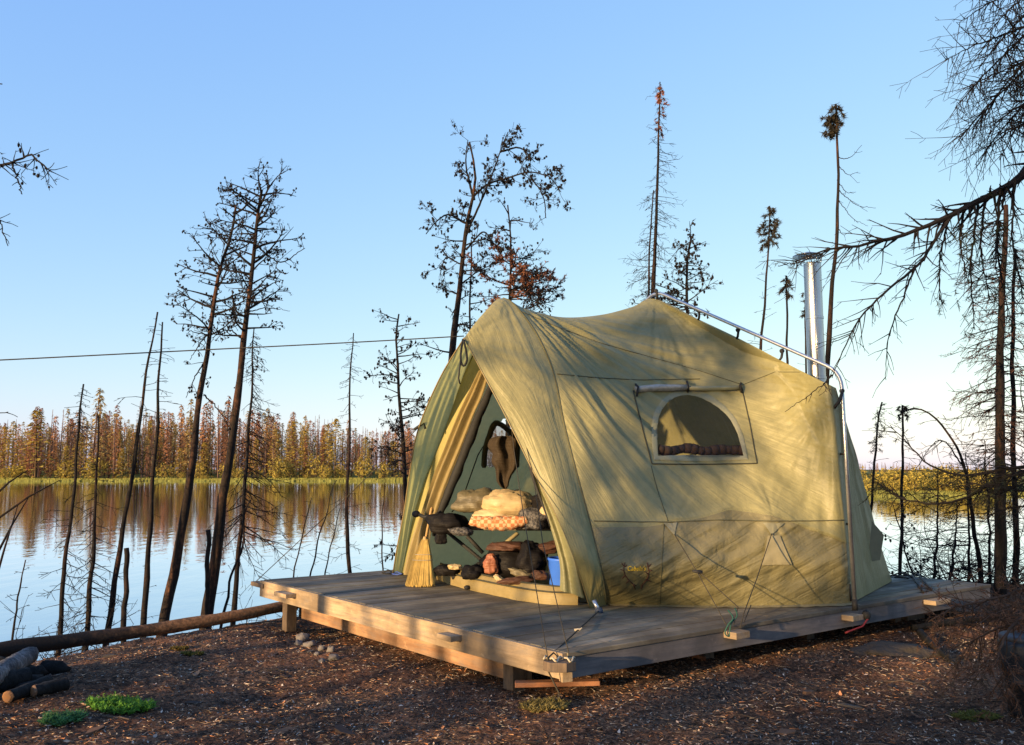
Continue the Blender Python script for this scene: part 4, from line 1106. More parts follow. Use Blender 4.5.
make_tree('burnt_pine', 'big gnarled burnt pine with spreading coned crown behind the tent front', [(440, 560, 15), (444, 450, 15), (453, 350, 15), (460, 280, 15), (468, 220, 15), (475, 185, 15), (473, 160, 15), (469, 142, 15)], .15, .014, [('pine', dict(z0=.55, z1=.8, n=14, L0=.6, L1=.6, csize=.03))], 'burnt trees behind the tent', 41, M_BARK2, None, exM)
make_tree('burnt_sapling', 'thin straight stem close beside the big gnarled pine', [(470, 560, 15.6), (470, 400, 15.6), (470, 300, 15.6), (471, 240, 15.6)], .05, .012, [('pinedense', dict(z0=.7, n=14, L0=.5))], 'burnt trees behind the tent', 42)
RST = dict(clump='needle', cprob=.8, ccol=(.15, .065, .042), nsize=.075, nn=7, nw=.012)
make_tree('scorched_pine', 'small pine with rust red needles above the awning peak', [(505, 560, 15.3), (508, 400, 15.3), (509, 320, 15.3), (511, 250, 15.3), (508, 205, 15.3)], .07, .012, [('pinedense', dict(z0=.75, z1=.88, n=17, L0=1.1, L1=.5, **RST)), ('pinedense', dict(z0=.74, z1=.86, n=16, L0=.95, L1=.8, adir=0, aspr=.7, el=0)), ('pine', dict(z0=.75, n=14, L0=.6, L1=.4))], 'burnt trees behind the tent', 43)
make_tree('tall_spruce', 'tall narrow spire with a rusty red tip behind the tent peak', [(652, 560, 16), (652, 400, 16), (653, 300, 16), (657, 200, 16), (659, 130, 16), (660, 82, 16)], .11, .010, [('spire', dict(z0=.52, n=150, L0=.7, L1=.2, grav=-.03, rise=.08)), ('tuftop', dict(z0=.955, n=30, L0=.13, L1=.05, el=-.2, ccol=(.24, .085, .035), nsize=.07)), ('tuftop', dict(z0=.90, z1=.95, n=10, L0=.2, el=-.2, ccol=(.12, .05, .03), nsize=.05))], 'burnt trees behind the tent', 44)
make_tree('burnt_spruce', 'shorter dark companion stem hugging the tall red-tipped spire', [(648, 560, 15.8), (648, 400, 15.8), (649, 300, 15.8), (650, 240, 15.8), (653, 190, 15.8)], .06, .010, [('spire', dict(z0=.6, n=50, L0=.5, L1=.2, clump='cone', cprob=.3)), ('pinedense', dict(z0=.6, z1=.75, n=14, L0=.6))], 'burnt trees behind the tent', 45)
make_tree('burnt_pine', 'low forked burnt pine with dangling cones right of the tall spire', [(688, 560, 15.2), (687, 400, 15.2), (687, 300, 15.2), (687, 262, 15.2), (692, 236, 15.2)], .07, .018, [('pinedense', dict(z0=.72, n=34, L0=.75, L1=.5, cprob=.6, csize=.036, grav=-.04)), ('pinedense', dict(z0=.74, z1=.85, n=8, L0=.9, el=.3, adir=math.pi, aspr=.5))], 'burnt trees behind the tent', 46)
make_tree('burnt_spruce', 'slim bare spruce with dark tufted top left of the stove pipe', [(748, 560, 15), (757, 400, 15), (762, 330, 15), (768, 260, 15), (770, 206, 15)], .06, .010, [('tuftop', dict(z0=.90, n=34, L0=.26)), ('sparse', dict(z0=.6, z1=.9, n=20, L0=.45))], 'burnt trees behind the tent', 47)
make_tree('dead_sapling', 'pale split stem with a tiny dark top just left of the stove pipe', [(788, 560, 15.5), (788, 400, 15.5), (787, 340, 15.5), (786, 276, 15.5)], .045, .016, [('tuftop', dict(z0=.94, n=14, L0=.14))], 'burnt trees behind the tent', 48)
make_tree('dead_sapling', 'thin knobbly stem almost touching the stove pipe', [(808, 560, 15.5), (807, 400, 15.5), (805, 340, 15.5), (807, 288, 15.5)], .035, .014, [('tuftop', dict(z0=.92, n=12, L0=.12)), ('sparse', dict(z0=.6, n=10, L0=.2))], 'burnt trees behind the tent', 49)
def exS(mc, mt, f, r):
    mt.tube([Q(836, 152, 13.5), Q(829, 132, 13.5), Q(828, 116, 13.5)], [.03, .02, .012], 7)
    st = dict(STY['tuftop'])
    for k in range(14): bough(mc, lerp(Q(829, 132, 13.5), Q(828, 112, 13.5), r.random()), V((r.uniform(-1, 1), r.uniform(-1, 1), r.uniform(-1, .3))), .14, .006, r, st)
    s2 = dict(STY['sparse']); s2.update(clump=None, grav=.04)
    for (x0, y0, x1, y1) in ((838, 158, 862, 145), (838, 165, 858, 172), (837, 180, 856, 192), (838, 190, 876, 208), (837, 198, 868, 226), (836, 225, 850, 232), (834, 262, 856, 250)):
        bough_px(mc, [(x0, y0, 13.5), (lerp(x0, x1, .5), lerp(y0, y1, .5) + 6, 13.4), (x1, y1, 13.3)], .008, .003, r, s2, 5, (.05, .2))
make_tree('burnt_spruce', 'tall crooked stem with two dark tufts at its top right of the stove pipe', [(822, 560, 13.5), (826, 400, 13.5), (830, 320, 13.5), (836, 240, 13.5), (838, 170, 13.5), (836, 104, 13.5)], .075, .014, [('tuftop', dict(z0=.94, n=26, L0=.2))], 'burnt trees behind the tent', 50, None, None, exS)
# right side
GR = 'trees on the right shore'
make_tree('dead_sapling', 'small fuzzy-topped stem just right of the tent back corner', [(868, 600, 13), (872, 500, 13), (876, 440, 13), (881, 402, 13)], .03, .012, [('spire', dict(z0=.72, n=50, L0=.13, L1=.1, clump='needle', ccol=DK, nsize=.05)), ('sparse', dict(z0=.4, n=14, L0=.4))], GR, 61)
make_tree('dead_sapling', 'straight pencil-thin dead stem rising from behind the platform end', [(900, 590, 12.5), (901, 500, 12.5), (902, 440, 12.5), (903, 405, 12.5)], .032, .014, [('sparse', dict(z0=.3, n=26, L0=.45)), ('tuftop', dict(z0=.95, n=8, L0=.1))], GR, 62)
def exW(mc, mt, f, r):
    st = dict(STY['sparse'])
    bough_px(mc, [(966, 470, 12), (940, 440, 12), (915, 470, 12)], .012, .003, r, st, 10, (.1, .4))
make_tree('bent_tree', 'bare tree bowed over in an arc above the right end of the platform', [(984, 600, 12), (976, 540, 12), (970, 500, 12), (962, 460, 12), (950, 436, 12), (935, 418, 12), (920, 409, 12), (906, 410, 12), (898, 416, 12)], .042, .008, [('sparse', dict(z0=.3, n=30, L0=.5, grav=-.08))], GR, 63, None, None, exW)
make_tree('brown_spruce', 'thick straight spruce with brown twiggy crown near the right edge', [(1000, 600, 11.5), (1000, 500, 11.5), (1000, 400, 11.5), (1001, 320, 11.5), (1003, 262, 11.5), (1006, 205, 11.5)], .095, .03, [('bushy', dict(z0=.35, n=130, L0=.65, L1=.55, el=-.1, clump='needle', ccol=(.075, .035, .025), cprob=.35, nsize=.06, nn=5)), ('spire', dict(z0=.2, z1=.5, n=40, L0=.7))], GR, 64)
make_tree('brown_spruce', 'second slimmer brown spruce close behind the thick one at the right edge', [(1016, 600, 11.9), (1014, 500, 11.9), (1013, 400, 11.9), (1014, 320, 11.9), (1016, 250, 11.9)], .05, .02, [('bushy', dict(z0=.3, n=80, L0=.65, L1=.5, el=-.1, clump='needle', ccol=(.075, .035, .025), cprob=.3, nsize=.06, nn=5))], GR, 65)
make_tree('leafy_sapling', 'small shrub with dark round leaves behind the right back corner of the platform', [(918, 590, 12.2), (908, 560, 12.2), (900, 530, 12.2), (893, 505, 12.2)], .02, .006, [('pinedense', dict(z0=.1, n=22, L0=.5, L1=.35, csize=.028, cprob=.5, rb=.006))], GR, 66)
for i, (bx, tx, ty, Y_, lab) in enumerate(((932, 938, 470, 12.6, 'short twiggy dead stem left of the arched tree'), (946, 958, 500, 12.8, 'leaning twiggy stem under the arch of the bowed tree'), (968, 966, 452, 13.0, 'dead stem standing between the bowed tree and the thick spruce'), (1030, 1021, 380, 11.7, 'dark stem cut by the right edge of the photo'), (990, 984, 440, 12.9, 'thin stem just left of the thick brown spruce'))):
    make_tree('dead_sapling', lab, [(bx, 600, Y_), (lerp(bx, tx, .5) + 2, lerp(600, ty, .5), Y_), (tx, ty, Y_)], .028, .006, [('bushy', dict(z0=.15, n=46, L0=.6, L1=.3, el=0, kink=.25))], GR, 160 + i)
# overhanging conifer on the right
def exZ(mc, mt, f, r):
    st = dict(lvl=2, dens=(7, 6, 3), kink=.2, grav=-.03, subz=-.25, rmin=.0018, rb=.01, spread=.8, fwd=.8)
    nst = dict(st); nst.update(clump='needle', ccol=(.035, .045, .018), cprob=.5, nsize=.05, nn=8, nw=.003)
    Y = 6.6
    bough_px(mc, [(1085, 110, 7), (1040, 155, 6.9), (1010, 185, 6.8), (975, 203, 6.7), (940, 220, 6.6), (900, 236, 6.5), (860, 246, 6.45), (825, 250, 6.4), (795, 262, 6.4)], .055, .004, r, st, 28, (.12, .40))
    bough_px(mc, [(952, 215, 6.65), (935, 240, 6.55), (915, 268, 6.5), (885, 292, 6.45), (860, 318, 6.4), (846, 345, 6.4), (832, 378, 6.35)], .016, .003, r, st, 24, (.1, .36))
    bough_px(mc, [(915, 268, 6.5), (902, 300, 6.45), (888, 340, 6.4), (886, 380, 6.4)], .009, .0025, r, st, 14, (.1, .3))
    bough_px(mc, [(832, 375, 6.35), (822, 385, 6.3), (805, 398, 6.3), (785, 412, 6.3)], .005, .002, r, st, 10, (.05, .15))
    for (x0, y0, x1, y1) in ((985, 200, 990, 300), (1000, 190, 1010, 320), (965, 205, 968, 280), (1015, 180, 1024, 300), (950, 215, 940, 300), (978, 205, 975, 330), (1008, 185, 996, 270)):
        bough_px(mc, [(x0, y0, 6.75), (lerp(x0, x1, .4) - 6, lerp(y0, y1, .5), 6.7), (x1, y1, 6.65)], .012, .003, r, nst, 34, (.08, .25))
    for (x0, y0, x1, y1) in ((1075, 20, 945, 60), (1080, 0, 955, 108), (1085, 30, 958, 140), (1080, -30, 960, 22), (1080, 60, 975, 165), (1070, -60, 970, 0), (1085, 80, 990, 128), (1075, -20, 985, 60), (1080, 40, 1000, 160), (1085, -10, 1010, 95), (1080, 50, 965, 90), (1085, 10, 972, 130), (1085, -40, 990, 30), (1085, 100, 985, 150)):
        bough_px(mc, [(x0, y0, 7), (lerp(x0, x1, .35), lerp(y0, y1, .3) - 6, 6.8), (lerp(x0, x1, .7), lerp(y0, y1, .65) - 4, 6.6), (x1, y1, 6.5)], .018, .0025, r, st, 36, (.12, .45))
    for (x0, y0, x1, y1) in ((1050, 70, 1000, 90), (1050, 88, 1008, 120), (1040, 60, 1010, 100)):
        bough_px(mc, [(x0, y0, 7), (lerp(x0, x1, .5), lerp(y0, y1, .5), 6.8), (x1, y1, 6.7)], .01, .003, r, nst, 22, (.06, .18))
    # low sweeping limb across the lake
    bough_px(mc, [(1075, 455, 7.5), (1030, 470, 7.6), (1000, 478, 7.7), (965, 498, 7.9), (930, 504, 8.1), (900, 498, 8.2), (880, 485, 8.3)], .03, .004, r, nst, 16, (.1, .4))
    bough_px(mc, [(1080, 440, 7.4), (1040, 462, 7.5), (1000, 470, 7.6), (960, 475, 7.8), (925, 462, 8.0), (905, 440, 8.1), (890, 425, 8.1)], .026, .003, r, nst, 15, (.1, .38))
    for pts_ in ([(1080, 500, 7.2), (1030, 492, 7.3), (985, 486, 7.5), (950, 482, 7.7)], [(1075, 470, 7.2), (1035, 480, 7.3), (1005, 488, 7.4), (975, 480, 7.6)], [(1080, 470, 7.2), (1040, 470, 7.3), (1005, 478, 7.5), (975, 492, 7.6), (958, 486, 7.7)], [(1080, 520, 7.2), (1045, 505, 7.2), (1010, 508, 7.3), (990, 515, 7.4)], [(905, 500, 8.2), (885, 488, 8.3), (872, 480, 8.3)]):
        bough_px(mc, pts_, .014, .003, r, dict(nst, cprob=.8, ccol=(.03, .032, .018), nsize=.06), 26, (.1, .32))
    gst = dict(nst); gst.update(ccol=(.05, .055, .022), cprob=.8)
    bough_px(mc, [(830, 250, 6.4), (800, 262, 6.4), (778, 266, 6.4)], .006, .003, r, gst, 26, (.05, .16))
zp = Q(1150, 560, 7.4)
make_tree('overhanging_conifer', 'large half-bare conifer reaching its long limbs in from the right edge', [(1130, 700, 7.2), (1128, 560, 7.2), (1120, 400, 7.2), (1110, 200, 7.2), (1095, 0, 7.2), (1085, -150, 7.2), (1080, -300, 7.2)], .17, .06, [], None, 71, M_BARK, None, exZ)
# left edge boughs
def exY(mc, mt, f, r):
    st = dict(lvl=2, dens=(9, 8, 4), kink=.22, grav=-.0, subz=.0, rmin=.0025, rb=.01, clump='cone', cprob=.55, csize=.013)
    bough_px(mc, [(-60, 190, 6.2), (-20, 170, 6.1), (10, 163, 6), (30, 156, 5.95), (52, 172, 5.9)], .016, .005, r, dict(st, csize=.018), 36, (.06, .20))
    bough_px(mc, [(12, 164, 6), (18, 180, 6), (22, 194, 6)], .008, .004, r, st, 14, (.04, .1))
    bough_px(mc, [(-60, 225, 6.2), (-10, 215, 6.1), (2, 228, 6), (8, 246, 6)], .01, .003, r, dict(st, clump=None), 20, (.05, .14))
    bough_px(mc, [(-60, 70, 6.2), (-20, 76, 6.1), (2, 84, 6)], .01, .004, r, st, 14, (.04, .1))
    bough_px(mc, [(-60, 420, 6.2), (-20, 416, 6.1), (8, 412, 6)], .008, .003, r, st, 8, (.04, .1))
make_tree('edge_pine', 'pine outside the left edge with coned bough tips poking into the sky', [(-150, 700, 6.3), (-140, 560, 6.3), (-120, 300, 6.3), (-110, 100, 6.3), (-105, -50, 6.3)], .1, .05, [], None, 72, M_BARK2, None, exY)
# brush along the left shore
def brush(label, seeds, n, L, seed, group, dirb=V((0, 0, .5)), st=None, name='dead_brush'):
    r = random.Random(seed); mb = MB()
    c = None
    for (px, py, y) in seeds:
        p = Q(px, py, y); p.z = max(ground(p.x, p.y), WATER - .1) - .03
        for k in range(n):
            d = V((r.uniform(-1, 1), r.uniform(-1, 1), 0)) + dirb
            bough(mb, p, d, L * r.uniform(.4, 1.1), .009, r, st or dict(lvl=2, dens=(6, 5, 3), kink=.25, grav=-.02, rmin=.0025))
    o = mb.build(name, M_TWIG, None, False); recenter(o); tag(o, label, 'brush', group); return o
BG = 'tangles of dead branches along the near shore'
brush('low tangle of bare branches at the left edge of the shore', [(18, 620, 9.4), (30, 625, 9.6)], 9, 1.3, 81, BG)
brush('twiggy tangle around the two slender trees at the shore', [(70, 632, 10), (100, 630, 10.2)], 9, .95, 82, BG)
brush('thin branches arching above the fallen trunk in the middle of the shore', [(150, 625, 10.6), (190, 622, 10.8)], 5, .7, 83, BG)
brush('arching thin twigs beside the left end of the platform', [(262, 610, 11.4), (290, 600, 11.6), (330, 595, 12.5)], 7, 1.15, 84, BG)
brush('bare brush in front of the lake right of the platform', [(940, 590, 12.2), (960, 590, 12)], 6, .9, 85, BG)
brush('thicket of bare twigs under the bowed tree', [(925, 588, 12.4), (975, 592, 12.6), (950, 590, 12.9)], 8, 1.5, 87, BG)
brush('tall bare thicket in front of the lake beside the thick spruce', [(985, 592, 12.4), (1005, 590, 12.6)], 9, 1.8, 88, BG)
brush('bare brush behind the right edge trees', [(1010, 585, 12.2), (1030, 590, 12)], 9, 1.1, 86, BG)
# leaning sticks on the far left
mb = MB()
for (a, b) in (((-10, 500, 9), (28, 470, 9)), ((-6, 560, 9), (30, 495, 9.1)), ((-10, 600, 8.6), (18, 505, 8.9)), ((-4, 520, 8.8), (60, 480, 9))): mb.tube([Q(*a), lerp(Q(*a), Q(*b), .5) + V((0, 0, .03)), Q(*b)], [.014, .010, .004], 6)
o = mb.build('leaning_branches', M_BARK); recenter(o); tag(o, 'few thin charred branches crossing at the left edge over the water', 'branch')

# trees behind the photographer that shade the camp
SUNAZ = V((-.71, -.70, 0)).normalized(); EL = R(8.5)
def shade_tree(tx, ty, dist, H, r0, styles, seed):
    b = V((tx, ty, 0)) + SUNAZ * dist
    gz = ground(b.x, b.y); b.z = gz
    r = random.Random(seed)
    root = thing('camp_tree', b, 'tree standing behind the photographer, out of the photo', 'tree', 'trees behind the photographer')
    n = 14; path = [b + V((.15 * nz((i * .3, seed)), .15 * nz((i * .3, seed + 5)), H * i / n)) for i in range(n + 1)]
    mt = MB(); mt.tube(path, [lerp(r0, .02, i/n) for i in range(n + 1)], 8); mt.build('trunk', M_BARK2, root)
    f = polyf(path); mc = MB()
    for st in styles:
        for k in range(st['n']):
            t_ = r.uniform(st['z0'], st['z1']); a = r.uniform(0, 6.28); el = r.uniform(-.3, .3)
            bough(mc, f(t_), V((math.cos(a), math.sin(a), el)), lerp(st['L0'], st['L1'], t_) * r.uniform(.5, 1.1), .02, r, st)
    if mc.f: mc.build('crown', M_TWIG, root, False)
DENSE = dict(n=55, z0=.2, z1=.98, L0=1.9, L1=.4, lvl=2, dens=(4, 4, 3), kink=.15, grav=-.04, rmin=.006, clump='needle', cprob=.9, nsize=.2, nn=7, nw=.02, ccol=(.03, .045, .02))
THIN = dict(n=26, z0=.4, z1=.98, L0=1.2, L1=.5, lvl=1, dens=(4, 4), kink=.2, grav=-.02, rmin=.006, clump='needle', cprob=.5, nsize=.13, nn=5, nw=.015, ccol=(.03, .04, .02))
TRUNKS = [(.1, 6.3, 12, .09, 2.6), (-.45, 7.0, 15, .10, 3.3), (-1.0, 7.6, 14, .15, 3.2), (-1.5, 8.2, 17, .10, 3.6), (-2.1, 8.9, 15, .12, 8), (-2.7, 9.6, 19, .10, 9), (-3.3, 9.9, 16, .12, 9)]
for i, (tx, ty, ds, r0, H_) in enumerate(TRUNKS): shade_tree(tx, ty, ds, H_, r0, [dict(THIN, z0=.75)] if H_ > 5 else [], 100 + i)
for i, (tx, ty, ds, H) in enumerate([(3.2, 6.0, 15, 7), (4.6, 7.2, 18, 8), (6.0, 8.0, 17, 8), (2.0, 4.4, 13, 7), (7.5, 9.0, 20, 8)]): shade_tree(tx, ty, ds, H, .14, [dict(DENSE)], 120 + i)

shade_tree(1.75, 9.2, 21, 9.0, .12, [dict(DENSE, lvl=1, nw=.06, nsize=.3, n=34, z0=.60, z1=.80, L0=.9, L1=.8)], 140)
shade_tree(1.0, 7.95, 25, 9.5, .14, [dict(DENSE, lvl=1, nw=.05, nsize=.25, n=100, z0=.05, z1=.95, L0=.42, L1=.42, dens=(6, 4, 3))], 141)
shade_tree(3.0, 8.0, 26, 8.2, .10, [dict(DENSE, lvl=1, nw=.05, nsize=.25, n=40, z0=.35, z1=.75, L0=.5, L1=.5)], 142)
# ------------------------------------------------------------ far shore forest
M_FARF = mat_col('far_foliage', .9, .25)
def far_mesh(kind, r):
    mb = MB()
    if kind == 'spire':
        tone = ((.40, .17, .075), (.36, .20, .08), (.42, .22, .08), (.26, .12, .07), (.34, .25, .09), (.40, .19, .09))[r.randrange(6)]
        mb.tube([V((0,0,0)), V((.01,0,.5)), V((0,0,1))], [.011, .008, .002], 4, (.12, .06, .04), False)
        for k in range(330):
            z = r.uniform(.12, 1) ; w_ = .115 * (1 - z) ** .7 + .014
            a = r.uniform(0, 6.28); p = V((math.cos(a) * w_ * r.random() ** .5, math.sin(a) * w_ * r.random() ** .5, z))
            s = r.uniform(.012, .028); q = V((math.cos(a), math.sin(a), -.7)).normalized() * s * 1.6; t_ = V((-math.sin(a), math.cos(a), r.uniform(-.5, .5))) * s * .5
            c = jit(tone, r, .4); mb.tri(p - t_, p + t_, p + q, c)
    elif kind == 'bare':
        mb.tube([V((0,0,0)), V((.02,0,.5)), V((.01,0,1))], [.010, .008, .003], 4, (.16, .10, .08), False)
        for k in range(45):
            z = r.uniform(.3, 1); a = r.uniform(0, 6.28); L = .07 * (1.1 - z) + .015
            p = V((0, 0, z)); mb.tri(p, p + V((0, 0, .006)), p + V((math.cos(a) * L, math.sin(a) * L, r.uniform(-.02, .02))), (.15, .09, .07))
    elif kind == 'green':
        mb.tube([V((0,0,0)), V((0,0,1))], [.014, .003], 4, (.10, .07, .04), False)
        for k in range(420):
            z = r.uniform(.04, 1); w_ = .19 * (1 - z) ** .85 + .012; rr_ = r.random() ** .4
            a = r.uniform(0, 6.28); p = V((math.cos(a) * w_ * rr_, math.sin(a) * w_ * rr_, z))
            s = r.uniform(.018, .036); q = V((math.cos(a), math.sin(a), -.4)).normalized() * s * 1.5; t_ = V((-math.sin(a), math.cos(a), r.uniform(-.5, .5))) * s * .6
            mb.tri(p - t_, p + t_, p + q, jit((.40, .29, .055), r, .4))
    elif kind == 'shrub':
        for k in range(420):
            q = V((r.gauss(0, 1), r.gauss(0, 1), r.gauss(0, 1))).normalized() * r.random() ** .35
            k_ = 1 + .3 * nz(q * 2, 1, r.random())
            p = V((q.x * .5 * k_, q.y * .5 * k_, .5 + q.z * .5 * k_)); s = r.uniform(.03, .06)
            t_ = V((r.uniform(-1, 1), r.uniform(-1, 1), r.uniform(-1, 1))).normalized() * s; u_ = V((r.uniform(-1, 1), r.uniform(-1, 1), r.uniform(-1, 1))).normalized() * s
            mb.tri(p - t_, p + t_, p + u_ * 1.6, jit((.30, .235, .05), r, .5))
        for k in range(5): mb.tube([V((0,0,0)), V((r.uniform(-.2, .2), r.uniform(-.2, .2), .7))], [.02, .008], 3, (.12, .08, .05), False)
    return mb
VAR = {}
for kind, nv in (('spire', 6), ('bare', 4), ('green', 4), ('shrub', 4)):
    VAR[kind] = []
    for i in range(nv):
        r = random.Random(hash((kind == 'spire', kind == 'bare', kind == 'green', i)) % 1000 + i)
        mb = far_mesh(kind, r); me = bpy.data.meshes.new('far_' + kind); me.from_pydata([tuple(p) for p in mb.v], [], mb.f)
        at = me.color_attributes.new('col', 'FLOAT_COLOR', 'CORNER'); buf = []
        for f_, c_ in zip(mb.f, mb.c): buf += [c_[0], c_[1], c_[2], 1.0] * len(f_)
        at.data.foreach_set('color', buf); me.materials.append(M_FARF); VAR[kind].append(me)
INFO = {'spire': ('scorched_spruce', 'scorched rust brown spruce on the far shore of the lake', 'scorched spruces on the far shore'),
        'bare': ('bare_spruce', 'bare dead spruce pole on the far shore of the lake', 'bare dead trees on the far shore'),
        'green': ('green_spruce', 'yellow green living spruce on the far shore of the lake', 'living spruces on the far shore'),
        'shrub': ('shore_shrub', 'round golden green shrub at the far waterline', 'shrubs at the far waterline')}
def far_tree(kind, x, y, h, r, label=None, wide=1.0):
    nm, lab, grp = INFO[kind]
    o = bpy.data.objects.new(nm, r.choice(VAR[kind])); C.objects.link(o)
    o.location = (x, y, ground(x, y) - .1); w_ = h * wide * r.uniform(.85, 1.2); o.scale = (w_, w_, h)
    o.rotation_euler = (r.uniform(-.04, .04), r.uniform(-.04, .04), r.uniform(0, 6.28))
    tag(o, label or lab, 'tree' if kind != 'shrub' else 'shrub', None if label else grp)
rf = random.Random(21)
def hmax(x):   # treeline height over the far shore (metres), by its run along the lake
    px = 512 + 850 * x / 172
    return lerp(17.0, 12.0, sm(150, 400, px)) * (.86 + .3 * nz((px * .03, 4)) ) - 3.0 * sm(30, 0, px)
cnt = 0
for i in range(165):
    px = rf.uniform(-30, 470); dd = rf.uniform(3, 26); y = 172 + dd; x = (px - 512) / 850 * y; y = far_shore(x) + dd
    far_tree('spire', x, y, hmax(x) * rf.uniform(.45, 1.05) * (1.18 if rf.random() < .12 else 1), rf)
for i in range(70):
    px = rf.uniform(-30, 480); dd = rf.uniform(3, 26); y = 172 + dd; x = (px - 512) / 850 * y; y = far_shore(x) + dd
    far_tree('bare', x, y, hmax(x) * rf.uniform(.6, 1.15), rf)
for i, (px, h, dd) in enumerate(((14, 8.5, 3), (22, 9.5, 5), (48, 11.2, 4), (88, 7.5, 3), (128, 5, 3), (210, 6, 4), (262, 6.5, 4), (282, 8, 5), (298, 9.6, 5), (308, 8, 5), (330, 9.0, 6), (338, 10, 4), (365, 7, 4), (182, 5, 3), (238, 5, 2.5), (396, 6, 5), (75, 5.5, 2.5))):
    x = (px - 512) / 850 * (170 + dd); 
    lb = {2: 'brightest yellow green spruce near the left end of the far shore', 8: 'tall pale green spruce on the far shore left of the dark sapling'}.get(i)
    far_tree('green', x, far_shore(x) + dd, h * 1.2 + .4, rf, lb, 1.15 if px != 48 else 1.45)
for i in range(34):
    px = rf.uniform(-20, 440); x = (px - 512) / 850 * 170; far_tree('shrub', x, far_shore(x) + rf.uniform(.8, 4), rf.choice((1.2, 1.6, 2.2, 3.2, 4.4)) * rf.uniform(.8, 1.2), rf, None, .85)
for i in range(60):
    px = rf.uniform(840, 1080); dd = rf.uniform(.5, 9); y = 78 + dd; x = (px - 512) / 850 * y; far_tree('shrub', x, far_shore(x) + dd, rf.uniform(1.1, 2.5), rf, None, 1.1)
# the mass behind
mb = MB(); rm = random.Random(5)
for i in range(1900):
    px = rm.uniform(-260, 1300); y = rm.uniform(190, 235) if px < 640 else rm.uniform(185, 230)
    x = (px - 512) / 850 * y; fs = far_shore(x)
    if y < fs + 14: continue
    h = (hmax(x) + 1.5) * rm.uniform(.55, 1.0) if px < 600 else rm.uniform(4, 7)
    if px > 620: h *= .35
    kind = rm.choice(['spire', 'spire', 'spire', 'bare', 'bare', 'green'])
    me = rm.choice(VAR[kind]); n = len(mb.v); a = rm.uniform(0, 6.28); ca, sa = math.cos(a), math.sin(a); gz = ground(x, y)
    if kind == 'green': h *= .75
    ca_d = me.color_attributes['col'].data; li = 0
    for v in me.vertices: mb.v.append(V((x + (v.co.x * ca - v.co.y * sa) * h, y + (v.co.x * sa + v.co.y * ca) * h, gz + v.co.z * h)))
    for p in me.polygons:
        c = ca_d[p.loop_start].color; mb.f.append(tuple(n + q for q in p.vertices)); mb.c.append((c[0], c[1], c[2]))
o = mb.build('far_forest', M_FARF, None, False); tag(o, 'mass of scorched brown forest behind the far shore', 'forest', None, 'stuff')
# grass at the far waterline
mb = MB(); rg_ = random.Random(9)
for i in range(16000):
    px = rg_.uniform(-40, 1070); base = 168 if px < 600 else 78
    x = (px - 512) / 850 * base; fs = far_shore(x); y = fs + rg_.uniform(-1.0, 2.5) if base > 100 else fs + rg_.uniform(-.6, 1.0)
    x = (px - 512) / 850 * y
    h = rg_.uniform(.15, .5) * (1 if base > 100 else .6); w_ = rg_.uniform(.1, .25) * (1 if base > 100 else .5); z = max(ground(x, y), WATER) - .05
    mb.tri(V((x - w_, y, z)), V((x + w_, y, z)), V((x + rg_.uniform(-.3, .3), y, z + h)), jit((.21, .21, .055), rg_, .35))
o = mb.build('shore_grass', M_FARF, None, False); tag(o, 'bright yellow green grass along the far waterline', 'grass', None, 'stuff')

# ------------------------------------------------------------ near ground things
def log(name, label, pts, rad, mat, sides=14, cat='log', rough=.18, seed=3, endmat=None, group=None):
    mb = MB(); f = polyf(pts); n = 24
    mb.tube([f(i/n) for i in range(n + 1)], [lerp(rad[0], rad[1], i/n) for i in range(n + 1)], sides, None, True, rough, seed)
    o = mb.build(name, mat); o.data.shade_smooth(); recenter(o); tag(o, label, cat, group); return o
t = NT('fallen_trunk_bark'); g = t.coord()
sep = t.n('ShaderNodeSeparateXYZ'); t.l(g, sep.inputs[0])
mr = t.n('ShaderNodeMapRange'); t.l(sep.outputs['X'], mr.inputs[0]); mr.inputs[1].default_value = -.7; mr.inputs[2].default_value = 1.3
n1 = t.noise(t.mapping(g, (1.5, 4, 4)), 3, 5, .7); n2 = t.noise(g, 30, 5, .7)
ad = t.n('ShaderNodeMath', operation='ADD'); t.l(mr.outputs[0], ad.inputs[0]); t.l(n1, ad.inputs[1])
col = t.ramp(ad.outputs[0], [(.62, (.014, .012, .012)), (.85, (.10, .055, .03)), (1.0, (.26, .13, .06))])
col = t.mix(t.ramp(n2, [(.42, (.6, .6, .6)), (.6, (0, 0, 0))]), col, (.02, .014, .01))
M_FTR = t.done(t.bsdf(col, .85, t.bump(n2, .8, .01), spec=.2))
def gp(px, py, y, up): 
    p = Q(px, py, y); return p
log('fallen_log', 'long fallen trunk, charred at its left end and orange towards the platform', [Q(-60, 664, 8.2), Q(0, 650, 8.6), Q(60, 642, 9.0), Q(130, 633, 9.5), Q(200, 622, 10.0), Q(250, 613, 10.4), Q(300, 603, 10.9)], (.085, .058), M_FTR)
M_GLOG = mat_bark('lichen_bark', (.05, .05, .055), (.16, .15, .15), (.28, .27, .26))
M_CHAR = mat_bark('charcoal', (.008, .008, .008), (.016, .015, .014), (.03, .026, .024))
M_CUT = mat_wood('fresh_cut_wood', (.20, .09, .035), (.28, .13, .05), (.36, .19, .08), 0, (6, 6, 6))
log('grey_log', 'short grey lichen-covered log at the left edge', [P(-30, 690, .10), P(8, 668, .12), P(30, 655, .13)], (.085, .07), M_GLOG, seed=8)
